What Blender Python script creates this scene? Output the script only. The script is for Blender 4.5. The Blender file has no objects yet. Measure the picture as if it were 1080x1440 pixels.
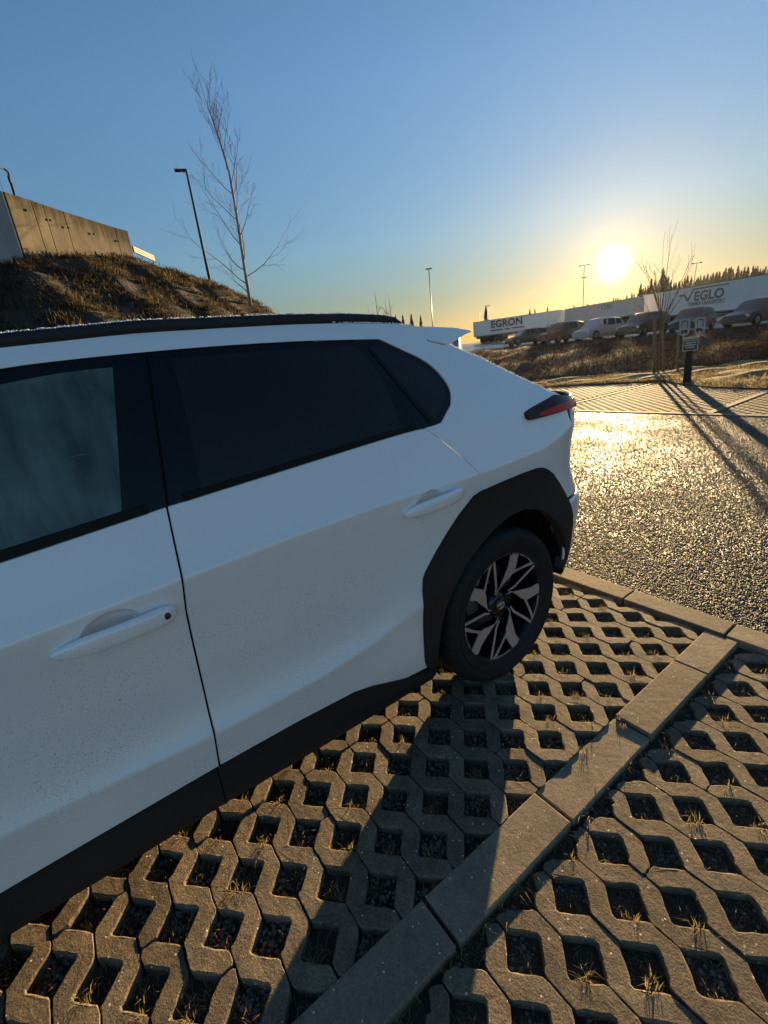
import bpy, bmesh, math, random
import numpy as np
from mathutils import Vector, Matrix
from mathutils.geometry import delaunay_2d_cdt
random.seed(7); rng = np.random.default_rng(7)
R = math.radians
SC = bpy.context.scene
COL = SC.collection

# ------------------------------------------------------------------ camera
CAM_H = 1.4476
YAW, PITCH, ROLL = R(-56.286), R(18.691), R(6.719)
def cam_axes():
    cy, sy, cp, sp = math.cos(YAW), math.sin(YAW), math.cos(PITCH), math.sin(PITCH)
    f = Vector((sy*cp, cy*cp, -sp)); r = Vector((cy, -sy, 0)); d = f.cross(r)
    cr, sr = math.cos(ROLL), math.sin(ROLL)
    return cr*r+sr*d, -sr*r+cr*d, f
r_, d_, f_ = cam_axes()
cam = bpy.data.cameras.new('camera'); cam_o = bpy.data.objects.new('camera', cam); COL.objects.link(cam_o)
m = Matrix((r_, -d_, -f_)).transposed().to_4x4(); m.translation = Vector((0, 0, CAM_H)); cam_o.matrix_world = m
cam.sensor_fit = 'VERTICAL'; cam.sensor_height = 24.0; cam.lens = 640.07/1440*24.0
cam.clip_start = 0.02; cam.clip_end = 3000
SC.camera = cam_o

# ------------------------------------------------------------------ sky and sun
SUN_DIR = Vector((-0.4850, 0.8676, 0.1087)).normalized()
SUN_EL = math.asin(SUN_DIR.z); SUN_AZ = math.atan2(SUN_DIR.x, SUN_DIR.y)
world = bpy.data.worlds.new('World'); SC.world = world; world.use_nodes = True
nt = world.node_tree; N = nt.nodes; L = nt.links
for n in list(N): N.remove(n)
out = N.new('ShaderNodeOutputWorld'); bg = N.new('ShaderNodeBackground')
sky = N.new('ShaderNodeTexSky'); sky.sky_type = 'NISHITA'; sky.sun_disc = False
sky.sun_elevation = SUN_EL; sky.sun_rotation = SUN_AZ
sky.altitude = 150; sky.air_density = 1.0; sky.dust_density = 0.15; sky.ozone_density = 3.0
bg.inputs['Strength'].default_value = 0.062
# thick winter air near the horizon: warmer and dimmer than the model's clear air
hz = N.new('ShaderNodeTexCoord'); hs_ = N.new('ShaderNodeSeparateXYZ'); L.new(hz.outputs['Generated'], hs_.inputs[0])
hr = N.new('ShaderNodeValToRGB'); L.new(hs_.outputs['Z'], hr.inputs[0])
el = hr.color_ramp.elements; el[0].position = 0.0; el[0].color = (.42, .285, .175, 1); el[1].position = .42; el[1].color = (.88, .88, .88, 1)
e_ = el.new(.10); e_.color = (.50, .41, .31, 1); e_ = el.new(.20); e_.color = (.65, .63, .58, 1)
hm_ = N.new('ShaderNodeMix'); hm_.data_type = 'RGBA'; hm_.blend_type = 'MULTIPLY'; 
# ... on the sun's side of the sky; the far side keeps its clear blue
hd = N.new('ShaderNodeVectorMath'); hd.operation = 'DOT_PRODUCT'; hd.inputs[1].default_value = Vector((SUN_DIR.x, SUN_DIR.y, 0)).normalized(); L.new(hz.outputs['Generated'], hd.inputs[0])
hf = N.new('ShaderNodeMapRange'); hf.interpolation_type = 'SMOOTHSTEP'; hf.inputs[1].default_value = -.35; hf.inputs[2].default_value = .85; L.new(hd.outputs['Value'], hf.inputs[0]); L.new(hf.outputs[0], hm_.inputs[0])
L.new(sky.outputs[0], hm_.inputs[6]); L.new(hr.outputs[0], hm_.inputs[7]); L.new(hm_.outputs[2], bg.inputs[0])
# the sun's own disc and the bright air round it
geo = N.new('ShaderNodeTexCoord'); dot = N.new('ShaderNodeVectorMath'); dot.operation = 'DOT_PRODUCT'
dot.inputs[1].default_value = SUN_DIR
nrm = N.new('ShaderNodeVectorMath'); nrm.operation = 'NORMALIZE'
L.new(geo.outputs['Generated'], nrm.inputs[0]); L.new(nrm.outputs[0], dot.inputs[0])
ac = N.new('ShaderNodeMath'); ac.operation = 'ARCCOSINE'; L.new(dot.outputs['Value'], ac.inputs[0])
def glow(width, amp, power=1.0):
    d = N.new('ShaderNodeMath'); d.operation = 'DIVIDE'; L.new(ac.outputs[0], d.inputs[0]); d.inputs[1].default_value = R(width)
    p = N.new('ShaderNodeMath'); p.operation = 'POWER'; L.new(d.outputs[0], p.inputs[0]); p.inputs[1].default_value = power
    g = N.new('ShaderNodeMath'); g.operation = 'MULTIPLY'; L.new(p.outputs[0], g.inputs[0]); g.inputs[1].default_value = -1
    e = N.new('ShaderNodeMath'); e.operation = 'EXPONENT'; L.new(g.outputs[0], e.inputs[0])
    s = N.new('ShaderNodeMath'); s.operation = 'MULTIPLY'; L.new(e.outputs[0], s.inputs[0]); s.inputs[1].default_value = amp
    return s
last = bg
for width, amp, power, col in ((.52, 7.0, 1.25, (1, .84, .52, 1)), (2.4, .22, 1.0, (1, .55, .16, 1)), (10.0, .030, 1.0, (1, .46, .10, 1))):
    b = N.new('ShaderNodeBackground'); b.inputs[0].default_value = col
    L.new(glow(width, amp, power).outputs[0], b.inputs[1])
    a = N.new('ShaderNodeAddShader'); L.new(last.outputs[0], a.inputs[0]); L.new(b.outputs[0], a.inputs[1]); last = a
L.new(last.outputs[0], out.inputs['Surface'])

sun = bpy.data.lights.new('sun', 'SUN'); sun.energy = 5.0; sun.angle = R(0.55); sun.color = (1.0, 0.70, 0.34)
sun_o = bpy.data.objects.new('sun', sun); COL.objects.link(sun_o)
sun_o.rotation_euler = SUN_DIR.to_track_quat('Z', 'Y').to_euler(); sun_o.location = (0, 0, 30)

SC.view_settings.view_transform = 'Standard'; SC.view_settings.look = 'None'
SC.view_settings.exposure = 1.87; SC.view_settings.gamma = 1.0; SC.view_settings.use_curve_mapping = False
SC.render.engine = 'CYCLES'
SC.cycles.max_bounces = 6; SC.cycles.glossy_bounces = 4; SC.cycles.transparent_max_bounces = 8
SC.cycles.sample_clamp_indirect = 4.0; SC.cycles.caustics_reflective = False; SC.cycles.caustics_refractive = False
SC.cycles.use_denoising = True

# ------------------------------------------------------------------ helpers
def link(o, parent=None):
    COL.objects.link(o)
    if parent is not None: o.parent = parent
    return o
def tag(o, label=None, cat=None, group=None, kind=None):
    for k, v in (('label', label), ('category', cat), ('group', group), ('kind', kind)):
        if v: o[k] = v
    return o
def empty(name, loc=(0, 0, 0), rz=0, label=None, cat=None, group=None, kind=None):
    o = bpy.data.objects.new(name, None); o.empty_display_size = .2; link(o)
    o.location = loc; o.rotation_euler = (0, 0, rz)
    return tag(o, label, cat, group, kind)
def copy_tree(o, parent=None):
    c = o.copy(); COL.objects.link(c)
    if parent is not None: c.parent = parent
    for ch in o.children: copy_tree(ch, c)
    return c
def pydata(name, V, F, mat=None, parent=None, smooth=False):
    me = bpy.data.meshes.new(name); me.from_pydata([tuple(map(float, v)) for v in V], [], F); me.update()
    if mat: me.materials.append(mat)
    if smooth: me.polygons.foreach_set('use_smooth', [True]*len(me.polygons))
    return link(bpy.data.objects.new(name, me), parent)
def tri_mesh(name, V, F, mat, parent=None, smooth=False):
    """fast path for many triangles: V (n,3), F (m,3) numpy"""
    me = bpy.data.meshes.new(name); V = np.ascontiguousarray(V, np.float32); F = np.ascontiguousarray(F, np.int32)
    me.vertices.add(len(V)); me.vertices.foreach_set('co', V.ravel())
    me.loops.add(F.size); me.loops.foreach_set('vertex_index', F.ravel())
    me.polygons.add(len(F)); me.polygons.foreach_set('loop_start', np.arange(0, F.size, F.shape[1], dtype=np.int32))
    me.polygons.foreach_set('loop_total', np.full(len(F), F.shape[1], np.int32))
    if smooth: me.polygons.foreach_set('use_smooth', np.ones(len(F), bool))
    me.materials.append(mat); me.update(calc_edges=True); me.validate()
    return link(bpy.data.objects.new(name, me), parent)
class MB:
    """collects simple shapes into one mesh"""
    def __init__(s): s.V = []; s.F = []; s.S = []
    def add(s, V, F, smooth=False):
        b = len(s.V); s.V += [tuple(v) for v in V]; s.F += [[i+b for i in f] for f in F]; s.S += [smooth]*len(F)
    def box(s, c, d, M=None, taper=1.0):
        V = [Vector((c[0]+sx*d[0]/2*(taper if sz > 0 else 1), c[1]+sy*d[1]/2*(taper if sz > 0 else 1), c[2]+sz*d[2]/2)) for sz in (-1, 1) for sx, sy in ((-1, -1), (1, -1), (1, 1), (-1, 1))]
        if M: V = [M @ v for v in V]
        s.add(V, [(3, 2, 1, 0), (4, 5, 6, 7), (0, 1, 5, 4), (1, 2, 6, 5), (2, 3, 7, 6), (3, 0, 4, 7)])
    def tube(s, P, rad, n=8, cap=True):
        P = [Vector(p) for p in P]
        if not hasattr(rad, '__len__'): rad = [rad]*len(P)
        V = []; F = []; u = None
        for i, p in enumerate(P):
            t = (P[min(i+1, len(P)-1)]-P[max(i-1, 0)]).normalized()
            if u is None: u = t.orthogonal().normalized()
            u = (u - t*u.dot(t)); u = u.normalized() if u.length > 1e-6 else t.orthogonal().normalized()
            w = t.cross(u)
            for k in range(n):
                a = 2*math.pi*k/n; V.append(p+(u*math.cos(a)+w*math.sin(a))*rad[i])
        for i in range(len(P)-1):
            for k in range(n):
                F.append((i*n+k, i*n+(k+1) % n, (i+1)*n+(k+1) % n, (i+1)*n+k))
        if cap: F.append(tuple(reversed(range(n)))); F.append(tuple(range((len(P)-1)*n, len(P)*n)))
        s.add(V, F, True)
    def prism(s, poly, vec, M=None):
        """poly: closed list of 3D points, extruded along vec"""
        a = [Vector(p) for p in poly]; b = [p+Vector(vec) for p in a]; n = len(a)
        V = a+b
        if M: V = [M @ v for v in V]
        s.add(V, [tuple(range(n)), tuple(reversed(range(n, 2*n)))]+[(i+n, (i+1) % n+n, (i+1) % n, i) for i in range(n)])
    def lathe(s, prof, axis='x', n=48, c=(0, 0, 0)):
        """prof: (radius, along axis)"""
        V = []; F = []
        for r, h in prof:
            for k in range(n):
                a = 2*math.pi*k/n
                V.append((c[0]+h, c[1]+r*math.cos(a), c[2]+r*math.sin(a)) if axis == 'x' else (c[0]+r*math.cos(a), c[1]+r*math.sin(a), c[2]+h))
        for i in range(len(prof)-1):
            for k in range(n): F.append((i*n+k, i*n+(k+1) % n, (i+1)*n+(k+1) % n, (i+1)*n+k))
        s.add(V, F, True)
    def build(s, name, mat, parent=None, bevel=0, seg=2):
        me = bpy.data.meshes.new(name); me.from_pydata(s.V, [], s.F); me.update()
        me.polygons.foreach_set('use_smooth', s.S); me.materials.append(mat)
        if True:
            b = bmesh.new(); b.from_mesh(me); bmesh.ops.recalc_face_normals(b, faces=b.faces[:])
            if bevel: bmesh.ops.bevel(b, geom=[e for e in b.edges if len(e.link_faces) == 2 and e.calc_face_angle(0) > .6], offset=bevel, segments=seg, profile=.5, affect='EDGES')
            b.to_mesh(me); b.free()
        return link(bpy.data.objects.new(name, me), parent)

# ------------------------------------------------------------------ materials
def mat(name, col=(.5, .5, .5), rough=.5, metal=0, spec=.5, coat=0, coat_rough=.03, var=0, var_scale=5, var2=None, bump=0, bump_scale=80, bump_dist=.002, rvar=0):
    M = bpy.data.materials.new(name); M.use_nodes = True; t = M.node_tree; b = t.nodes['Principled BSDF']
    b.inputs['Base Color'].default_value = (*col, 1); b.inputs['Roughness'].default_value = rough; b.inputs['Metallic'].default_value = metal
    b.inputs['Specular IOR Level'].default_value = spec; b.inputs['Coat Weight'].default_value = coat; b.inputs['Coat Roughness'].default_value = coat_rough; b.inputs['Coat IOR'].default_value = 1.75
    tc = t.nodes.new('ShaderNodeTexCoord')
    if var or var2:
        n1 = t.nodes.new('ShaderNodeTexNoise'); n1.inputs['Scale'].default_value = var_scale; n1.inputs['Detail'].default_value = 6; n1.inputs['Roughness'].default_value = .65
        t.links.new(tc.outputs['Object'], n1.inputs['Vector'])
        rp = t.nodes.new('ShaderNodeValToRGB'); rp.color_ramp.elements[0].position = .3; rp.color_ramp.elements[1].position = .7
        lo = var2 or tuple(c*(1-var) for c in col)
        rp.color_ramp.elements[0].color = (*lo, 1); rp.color_ramp.elements[1].color = (*(tuple(min(1, c*(1+var)) for c in col)), 1)
        t.links.new(n1.outputs[0], rp.inputs[0]); t.links.new(rp.outputs[0], b.inputs['Base Color'])
    if bump:
        n2 = t.nodes.new('ShaderNodeTexNoise'); n2.inputs['Scale'].default_value = bump_scale; n2.inputs['Detail'].default_value = 5; n2.inputs['Roughness'].default_value = .7
        t.links.new(tc.outputs['Object'], n2.inputs['Vector'])
        bp = t.nodes.new('ShaderNodeBump'); bp.inputs['Strength'].default_value = bump; bp.inputs['Distance'].default_value = bump_dist
        t.links.new(n2.outputs[0], bp.inputs['Height']); t.links.new(bp.outputs[0], b.inputs['Normal'])
    return M
def leafy(M, f=.5):
    t = M.node_tree; b = t.nodes['Principled BSDF']; o = [n for n in t.nodes if n.type == 'OUTPUT_MATERIAL'][0]
    tl = t.nodes.new('ShaderNodeBsdfTranslucent'); mx = t.nodes.new('ShaderNodeMixShader'); mx.inputs[0].default_value = f
    src = b.inputs['Base Color'].links[0].from_socket if b.inputs['Base Color'].links else None
    if src: t.links.new(src, tl.inputs[0])
    else: tl.inputs[0].default_value = b.inputs['Base Color'].default_value
    t.links.new(b.outputs[0], mx.inputs[1]); t.links.new(tl.outputs[0], mx.inputs[2]); t.links.new(mx.outputs[0], o.inputs[0])
    return M
def nd(M, typ, **kw):
    n = M.node_tree.nodes.new(typ)
    for k, v in kw.items():
        if k in n.inputs: n.inputs[k].default_value = v
        else: setattr(n, k, v)
    return n
def lk(M, a, b): M.node_tree.links.new(a, b)

# white car paint with fine specks of dirt and dew low on the doors
PAINT = mat('car_paint_white', (.90, .90, .90), .42, coat=1.0, coat_rough=.02)
b = PAINT.node_tree.nodes['Principled BSDF']
tc = nd(PAINT, 'ShaderNodeTexCoord'); n1 = nd(PAINT, 'ShaderNodeTexNoise', Scale=300.0, Detail=2.0)
n0 = nd(PAINT, 'ShaderNodeTexNoise', Scale=3.0, Detail=4.0); sep = nd(PAINT, 'ShaderNodeSeparateXYZ')
lk(PAINT, tc.outputs['Object'], n1.inputs[0]); lk(PAINT, tc.outputs['Object'], n0.inputs[0]); lk(PAINT, tc.outputs['Object'], sep.inputs[0])
mr = nd(PAINT, 'ShaderNodeMapRange'); mr.inputs[1].default_value = 1.02; mr.inputs[2].default_value = .62; lk(PAINT, sep.outputs['Z'], mr.inputs[0])
mu = nd(PAINT, 'ShaderNodeMath', operation='MULTIPLY'); lk(PAINT, mr.outputs[0], mu.inputs[0])
r0 = nd(PAINT, 'ShaderNodeMapRange'); r0.inputs[1].default_value = .34; r0.inputs[2].default_value = .56; lk(PAINT, n0.outputs[0], r0.inputs[0]); lk(PAINT, r0.outputs[0], mu.inputs[1])
r1 = nd(PAINT, 'ShaderNodeMapRange'); r1.inputs[1].default_value = .60; r1.inputs[2].default_value = .67; lk(PAINT, n1.outputs[0], r1.inputs[0])
sp = nd(PAINT, 'ShaderNodeMath', operation='MULTIPLY'); lk(PAINT, r1.outputs[0], sp.inputs[0]); lk(PAINT, mu.outputs[0], sp.inputs[1])
dirt = nd(PAINT, 'ShaderNodeMix', data_type='RGBA'); dirt.inputs[6].default_value = (.90, .90, .90, 1); dirt.inputs[7].default_value = (.16, .15, .14, 1)
lk(PAINT, sp.outputs[0], dirt.inputs[0])
film = nd(PAINT, 'ShaderNodeMix', data_type='RGBA'); film.inputs[7].default_value = (.62, .60, .56, 1); lk(PAINT, dirt.outputs[2], film.inputs[6])
fm = nd(PAINT, 'ShaderNodeMath', operation='MULTIPLY'); fm.inputs[1].default_value = .35; lk(PAINT, mr.outputs[0], fm.inputs[0]); lk(PAINT, fm.outputs[0], film.inputs[0])
lk(PAINT, film.outputs[2], b.inputs['Base Color'])
cr = nd(PAINT, 'ShaderNodeMapRange'); cr.inputs[3].default_value = .05; cr.inputs[4].default_value = .30; lk(PAINT, mr.outputs[0], cr.inputs[0]); lk(PAINT, cr.outputs[0], b.inputs['Coat Roughness'])
bp = nd(PAINT, 'ShaderNodeBump'); bp.inputs['Distance'].default_value = .0006; lk(PAINT, sp.outputs[0], bp.inputs['Strength']); lk(PAINT, n1.outputs[0], bp.inputs['Height']); lk(PAINT, bp.outputs[0], b.inputs['Normal'])

GLOSS_BLACK = mat('gloss_black_trim', (.006, .005, .006), .15, spec=.3)
PRIVACY = mat('privacy_glass', (.016, .0135, .013), .015, spec=.32)
RUBBER = mat('black_plastic_cladding', (.016, .016, .017), .55, spec=.35, bump=.15, bump_scale=900, bump_dist=.0004)
SEAL = mat('rubber_seal', (.006, .006, .006), .6, spec=.2)
TYRE = mat('tyre_rubber', (.012, .012, .013), .72, spec=.3, var=.3, var_scale=12, bump=.2, bump_scale=200, bump_dist=.0006)
RIM_BLACK = mat('rim_black', (.008, .008, .009), .25, spec=.5)
RIM_SILVER = mat('rim_machined', (.46, .45, .44), .42, metal=.55, bump=.05, bump_scale=400, bump_dist=.0003)
DARK = mat('dark_inside', (.006, .006, .006), .9, spec=.1)
SEAT = mat('seat_fabric', (.03, .03, .032), .85, var=.3, var_scale=60)
RED_LAMP = mat('red_lamp_lens', (.55, .012, .012), .25, spec=.3)
LAMP_BLACK = mat('smoked_lamp_lens', (.05, .008, .008), .12, spec=.3)
CHROME = mat('chrome', (.75, .75, .75), .12, metal=1)
LOCK = mat('lock_cap', (.03, .022, .02), .4)
# fogged front window: dark tint, dew film, streaks
FOG = bpy.data.materials.new('fogged_tinted_glass'); FOG.use_nodes = True; t = FOG.node_tree
for n in list(t.nodes): t.nodes.remove(n)
o_ = nd(FOG, 'ShaderNodeOutputMaterial'); tr = nd(FOG, 'ShaderNodeBsdfTransparent'); tr.inputs[0].default_value = (.30, .47, .46, 1)
df = nd(FOG, 'ShaderNodeBsdfDiffuse'); df.inputs[0].default_value = (.13, .205, .20, 1); df.inputs[1].default_value = .5
gl = nd(FOG, 'ShaderNodeBsdfGlossy'); gl.inputs['Roughness'].default_value = .03
tc = nd(FOG, 'ShaderNodeTexCoord'); mp = nd(FOG, 'ShaderNodeMapping'); mp.inputs['Scale'].default_value = (1, 9, 2.2); lk(FOG, tc.outputs['Object'], mp.inputs[0])
n1 = nd(FOG, 'ShaderNodeTexNoise', Scale=2.2, Detail=7.0, Roughness=.62); lk(FOG, mp.outputs[0], n1.inputs[0])
n2 = nd(FOG, 'ShaderNodeTexNoise', Scale=5.5, Detail=5.0); lk(FOG, tc.outputs['Object'], n2.inputs[0])
ad = nd(FOG, 'ShaderNodeMath', operation='ADD'); lk(FOG, n1.outputs[0], ad.inputs[0]); lk(FOG, n2.outputs[0], ad.inputs[1])
rr = nd(FOG, 'ShaderNodeMapRange'); rr.inputs[1].default_value = .75; rr.inputs[2].default_value = 1.2; rr.inputs[3].default_value = .35; rr.inputs[4].default_value = .95; lk(FOG, ad.outputs[0], rr.inputs[0])
mx = nd(FOG, 'ShaderNodeMixShader'); lk(FOG, rr.outputs[0], mx.inputs[0]); lk(FOG, tr.outputs[0], mx.inputs[1]); lk(FOG, df.outputs[0], mx.inputs[2])
fr = nd(FOG, 'ShaderNodeFresnel', IOR=1.35); mx2 = nd(FOG, 'ShaderNodeMixShader'); lk(FOG, fr.outputs[0], mx2.inputs[0]); lk(FOG, mx.outputs[0], mx2.inputs[1]); lk(FOG, gl.outputs[0], mx2.inputs[2])
lk(FOG, mx2.outputs[0], o_.inputs[0])
FROST = mat('frost', (.86, .88, .92), .7, bump=.6, bump_scale=300, bump_dist=.002)

# concrete of pavers and slabs
def concrete(name, col, dark, speck=.5, pit=.5):
    M = mat(name, col, .85, spec=.25)
    b = M.node_tree.nodes['Principled BSDF']; oi = nd(M, 'ShaderNodeObjectInfo')
    tc = nd(M, 'ShaderNodeTexCoord'); ge = nd(M, 'ShaderNodeNewGeometry')
    n1 = nd(M, 'ShaderNodeTexNoise', Scale=9.0, Detail=6.0, Roughness=.7); lk(M, ge.outputs['Position'], n1.inputs[0])
    mixc = nd(M, 'ShaderNodeMix', data_type='RGBA'); mixc.inputs[6].default_value = (*dark, 1); mixc.inputs[7].default_value = (*col, 1)
    r1 = nd(M, 'ShaderNodeMapRange'); r1.inputs[1].default_value = .38; r1.inputs[2].default_value = .60; lk(M, n1.outputs[0], r1.inputs[0]); lk(M, r1.outputs[0], mixc.inputs[0])
    v = nd(M, 'ShaderNodeTexVoronoi', Scale=260.0); lk(M, ge.outputs['Position'], v.inputs[0])
    hs = nd(M, 'ShaderNodeHueSaturation'); lk(M, mixc.outputs[2], hs.inputs['Color'])
    rv = nd(M, 'ShaderNodeMapRange'); rv.inputs[3].default_value = 1-speck*.55; rv.inputs[4].default_value = 1+speck*.5
    sx = nd(M, 'ShaderNodeSeparateColor'); lk(M, v.outputs['Color'], sx.inputs[0]); lk(M, sx.outputs[0], rv.inputs[0])
    pv = nd(M, 'ShaderNodeMapRange'); pv.inputs[3].default_value = .78; pv.inputs[4].default_value = 1.14; lk(M, oi.outputs['Random'], pv.inputs[0])
    mm = nd(M, 'ShaderNodeMath', operation='MULTIPLY'); lk(M, rv.outputs[0], mm.inputs[0]); lk(M, pv.outputs[0], mm.inputs[1]); lk(M, mm.outputs[0], hs.inputs['Value'])
    wv = nd(M, 'ShaderNodeTexVoronoi', Scale=120.0); lk(M, ge.outputs['Position'], wv.inputs[0]); ws = nd(M, 'ShaderNodeSeparateColor'); lk(M, wv.outputs['Color'], ws.inputs[0])
    wt_ = nd(M, 'ShaderNodeMath', operation='GREATER_THAN'); wt_.inputs[1].default_value = .975; lk(M, ws.outputs[1], wt_.inputs[0])
    wd = nd(M, 'ShaderNodeMath', operation='LESS_THAN'); wd.inputs[1].default_value = .32; lk(M, wv.outputs['Distance'], wd.inputs[0])
    wm = nd(M, 'ShaderNodeMath', operation='MULTIPLY'); lk(M, wt_.outputs[0], wm.inputs[0]); lk(M, wd.outputs[0], wm.inputs[1])
    wx = nd(M, 'ShaderNodeMix', data_type='RGBA'); wx.inputs[7].default_value = (.72, .66, .56, 1); lk(M, wm.outputs[0], wx.inputs[0]); lk(M, hs.outputs[0], wx.inputs[6])
    lk(M, wx.outputs[2], b.inputs['Base Color'])
    n2 = nd(M, 'ShaderNodeTexNoise', Scale=190.0, Detail=4.0, Roughness=.75); lk(M, ge.outputs['Position'], n2.inputs[0])
    n3 = nd(M, 'ShaderNodeTexNoise', Scale=45.0, Detail=3.0); lk(M, ge.outputs['Position'], n3.inputs[0])
    ad = nd(M, 'ShaderNodeMath', operation='ADD'); lk(M, n2.outputs[0], ad.inputs[0]); lk(M, n3.outputs[0], ad.inputs[1])
    bp = nd(M, 'ShaderNodeBump'); bp.inputs['Strength'].default_value = pit; bp.inputs['Distance'].default_value = .005
    lk(M, ad.outputs[0], bp.inputs['Height']); lk(M, bp.outputs[0], b.inputs['Normal'])
    return M
PAVER = concrete('paver_concrete', (.205, .155, .105), (.128, .098, .068), .6, .8)
SLAB = concrete('slab_concrete', (.265, .205, .142), (.195, .152, .107), .4, .3)
WALLC = mat('weathered_concrete', (.16, .14, .108), .95, spec=.08, var2=(.085, .074, .058), var_scale=2.2, bump=.3, bump_scale=30, bump_dist=.01)
b = WALLC.node_tree.nodes['Principled BSDF']; src = b.inputs['Base Color'].links[0].from_socket; tc = nd(WALLC, 'ShaderNodeTexCoord'); sx = nd(WALLC, 'ShaderNodeSeparateXYZ'); lk(WALLC, tc.outputs['Object'], sx.inputs[0])
mp = nd(WALLC, 'ShaderNodeMapping'); mp.inputs['Scale'].default_value = (5, 5, .7); lk(WALLC, tc.outputs['Object'], mp.inputs[0]); n1 = nd(WALLC, 'ShaderNodeTexNoise', Scale=1.6, Detail=6.0, Roughness=.7); lk(WALLC, mp.outputs[0], n1.inputs[0])
ma = nd(WALLC, 'ShaderNodeMath', operation='MULTIPLY_ADD'); ma.inputs[1].default_value = .9; lk(WALLC, n1.outputs[0], ma.inputs[0]); mz = nd(WALLC, 'ShaderNodeMapRange'); mz.inputs[1].default_value = 1.1; mz.inputs[2].default_value = 1.62; mz.inputs[4].default_value = .34; lk(WALLC, sx.outputs['Z'], mz.inputs[0]); lk(WALLC, mz.outputs[0], ma.inputs[2])
mr = nd(WALLC, 'ShaderNodeMapRange'); mr.inputs[1].default_value = .50; mr.inputs[2].default_value = .78; lk(WALLC, ma.outputs[0], mr.inputs[0])
st = nd(WALLC, 'ShaderNodeMix', data_type='RGBA'); st.inputs[7].default_value = (.035, .030, .023, 1); lk(WALLC, mr.outputs[0], st.inputs[0]); lk(WALLC, src, st.inputs[6]); lk(WALLC, st.outputs[2], b.inputs['Base Color'])
WALLC2 = mat('weathered_concrete_grey', (.36, .36, .35), .85, var2=(.25, .25, .25), var_scale=1.5, bump=.3, bump_scale=30, bump_dist=.01)
SOIL = mat('dark_soil', (.070, .050, .033), .95, var2=(.03, .022, .015), var_scale=30, bump=.8, bump_scale=90, bump_dist=.01)
STONE = mat('gravel_stone', (.22, .20, .17), .7, var2=(.07, .06, .055), var_scale=40, bump=.2, bump_scale=200)
STRAW = mat('dry_straw', (.38, .29, .13), .8, var2=(.20, .15, .07), var_scale=20)
STRAW_D = mat('brown_straw', (.16, .115, .06), .85, var2=(.07, .05, .028), var_scale=14)
STRAW_M = mat('withered_straw', (.32, .23, .11), .85, var2=(.12, .09, .045), var_scale=18)
MOSS = mat('winter_grass', (.062, .048, .021), .9, var2=(.022, .017, .010), var_scale=1.8)
TURF = mat('dead_turf', (.30, .21, .09), .95, var2=(.15, .10, .045), var_scale=1.6, bump=.8, bump_scale=25, bump_dist=.04)
HEATH = mat('brown_heath', (.060, .042, .024), .95, var2=(.026, .019, .012), var_scale=1.2, bump=.9, bump_scale=18, bump_dist=.08)
BRUSH = mat('dark_brushwood', (.050, .036, .026), .95, var2=(.028, .021, .016), var_scale=3)
for m_ in (STRAW, STRAW_D, STRAW_M, MOSS): leafy(m_)
BRUSH_L = leafy(mat('backlit_brushwood', (.055, .036, .024), .9, var2=(.026, .019, .014), var_scale=2), .5)
AGG = mat('wet_aggregate', (.135, .108, .066), .62, spec=.22, var2=(.055, .045, .032), var_scale=160)
# wet coarse asphalt
ASPH = mat('wet_asphalt', (.05, .048, .045), .3, spec=.10)
b = ASPH.node_tree.nodes['Principled BSDF']; ge = nd(ASPH, 'ShaderNodeNewGeometry')
v = nd(ASPH, 'ShaderNodeTexVoronoi', Scale=75.0); lk(ASPH, ge.outputs['Position'], v.inputs[0])
n2 = nd(ASPH, 'ShaderNodeTexNoise', Scale=160.0, Detail=3.0); lk(ASPH, ge.outputs['Position'], n2.inputs[0])
n3 = nd(ASPH, 'ShaderNodeTexNoise', Scale=.9, Detail=4.0); lk(ASPH, ge.outputs['Position'], n3.inputs[0])
cr = nd(ASPH, 'ShaderNodeValToRGB'); cr.color_ramp.elements[0].color = (.028, .026, .024, 1); cr.color_ramp.elements[1].color = (.10, .095, .085, 1)
sx = nd(ASPH, 'ShaderNodeSeparateColor'); lk(ASPH, v.outputs['Color'], sx.inputs[0]); lk(ASPH, sx.outputs[0], cr.inputs[0]); lk(ASPH, cr.outputs[0], b.inputs['Base Color'])
hm = nd(ASPH, 'ShaderNodeMath', operation='MULTIPLY_ADD'); hm.inputs[1].default_value = -1.0; lk(ASPH, v.outputs['Distance'], hm.inputs[0])
h2 = nd(ASPH, 'ShaderNodeMath', operation='MULTIPLY'); h2.inputs[1].default_value = .5; lk(ASPH, n2.outputs[0], h2.inputs[0]); lk(ASPH, h2.outputs[0], hm.inputs[2])
bp = nd(ASPH, 'ShaderNodeBump'); bp.inputs['Strength'].default_value = .8; bp.inputs['Distance'].default_value = .008; lk(ASPH, hm.outputs[0], bp.inputs['Height']); lk(ASPH, bp.outputs[0], b.inputs['Normal'])
rr = nd(ASPH, 'ShaderNodeMapRange'); rr.inputs[1].default_value = .35; rr.inputs[2].default_value = .65; rr.inputs[3].default_value = .38; rr.inputs[4].default_value = .70; lk(ASPH, n3.outputs[0], rr.inputs[0]); lk(ASPH, rr.outputs[0], b.inputs['Roughness'])
LOT = mat('wet_lot_asphalt', (.06, .06, .06), .25, spec=.5, var=.3, var_scale=.3, bump=.2, bump_scale=8, bump_dist=.02)
BARK = mat('bark', (.10, .075, .055), .9, var=.35, var_scale=8)
BIRCH = mat('birch_bark', (.46, .42, .36), .8, var2=(.12, .10, .085), var_scale=7)
TWIG = mat('bare_twigs', (.13, .085, .06), .9)
SPRUCE = mat('spruce_needles', (.030, .038, .020), .9, var2=(.018, .022, .012), var_scale=1.2)
POLE = mat('galvanised_steel', (.16, .165, .17), .45, metal=.6)
POLE_D = mat('dark_painted_steel', (.016, .022, .026), .7, spec=.15)
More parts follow.
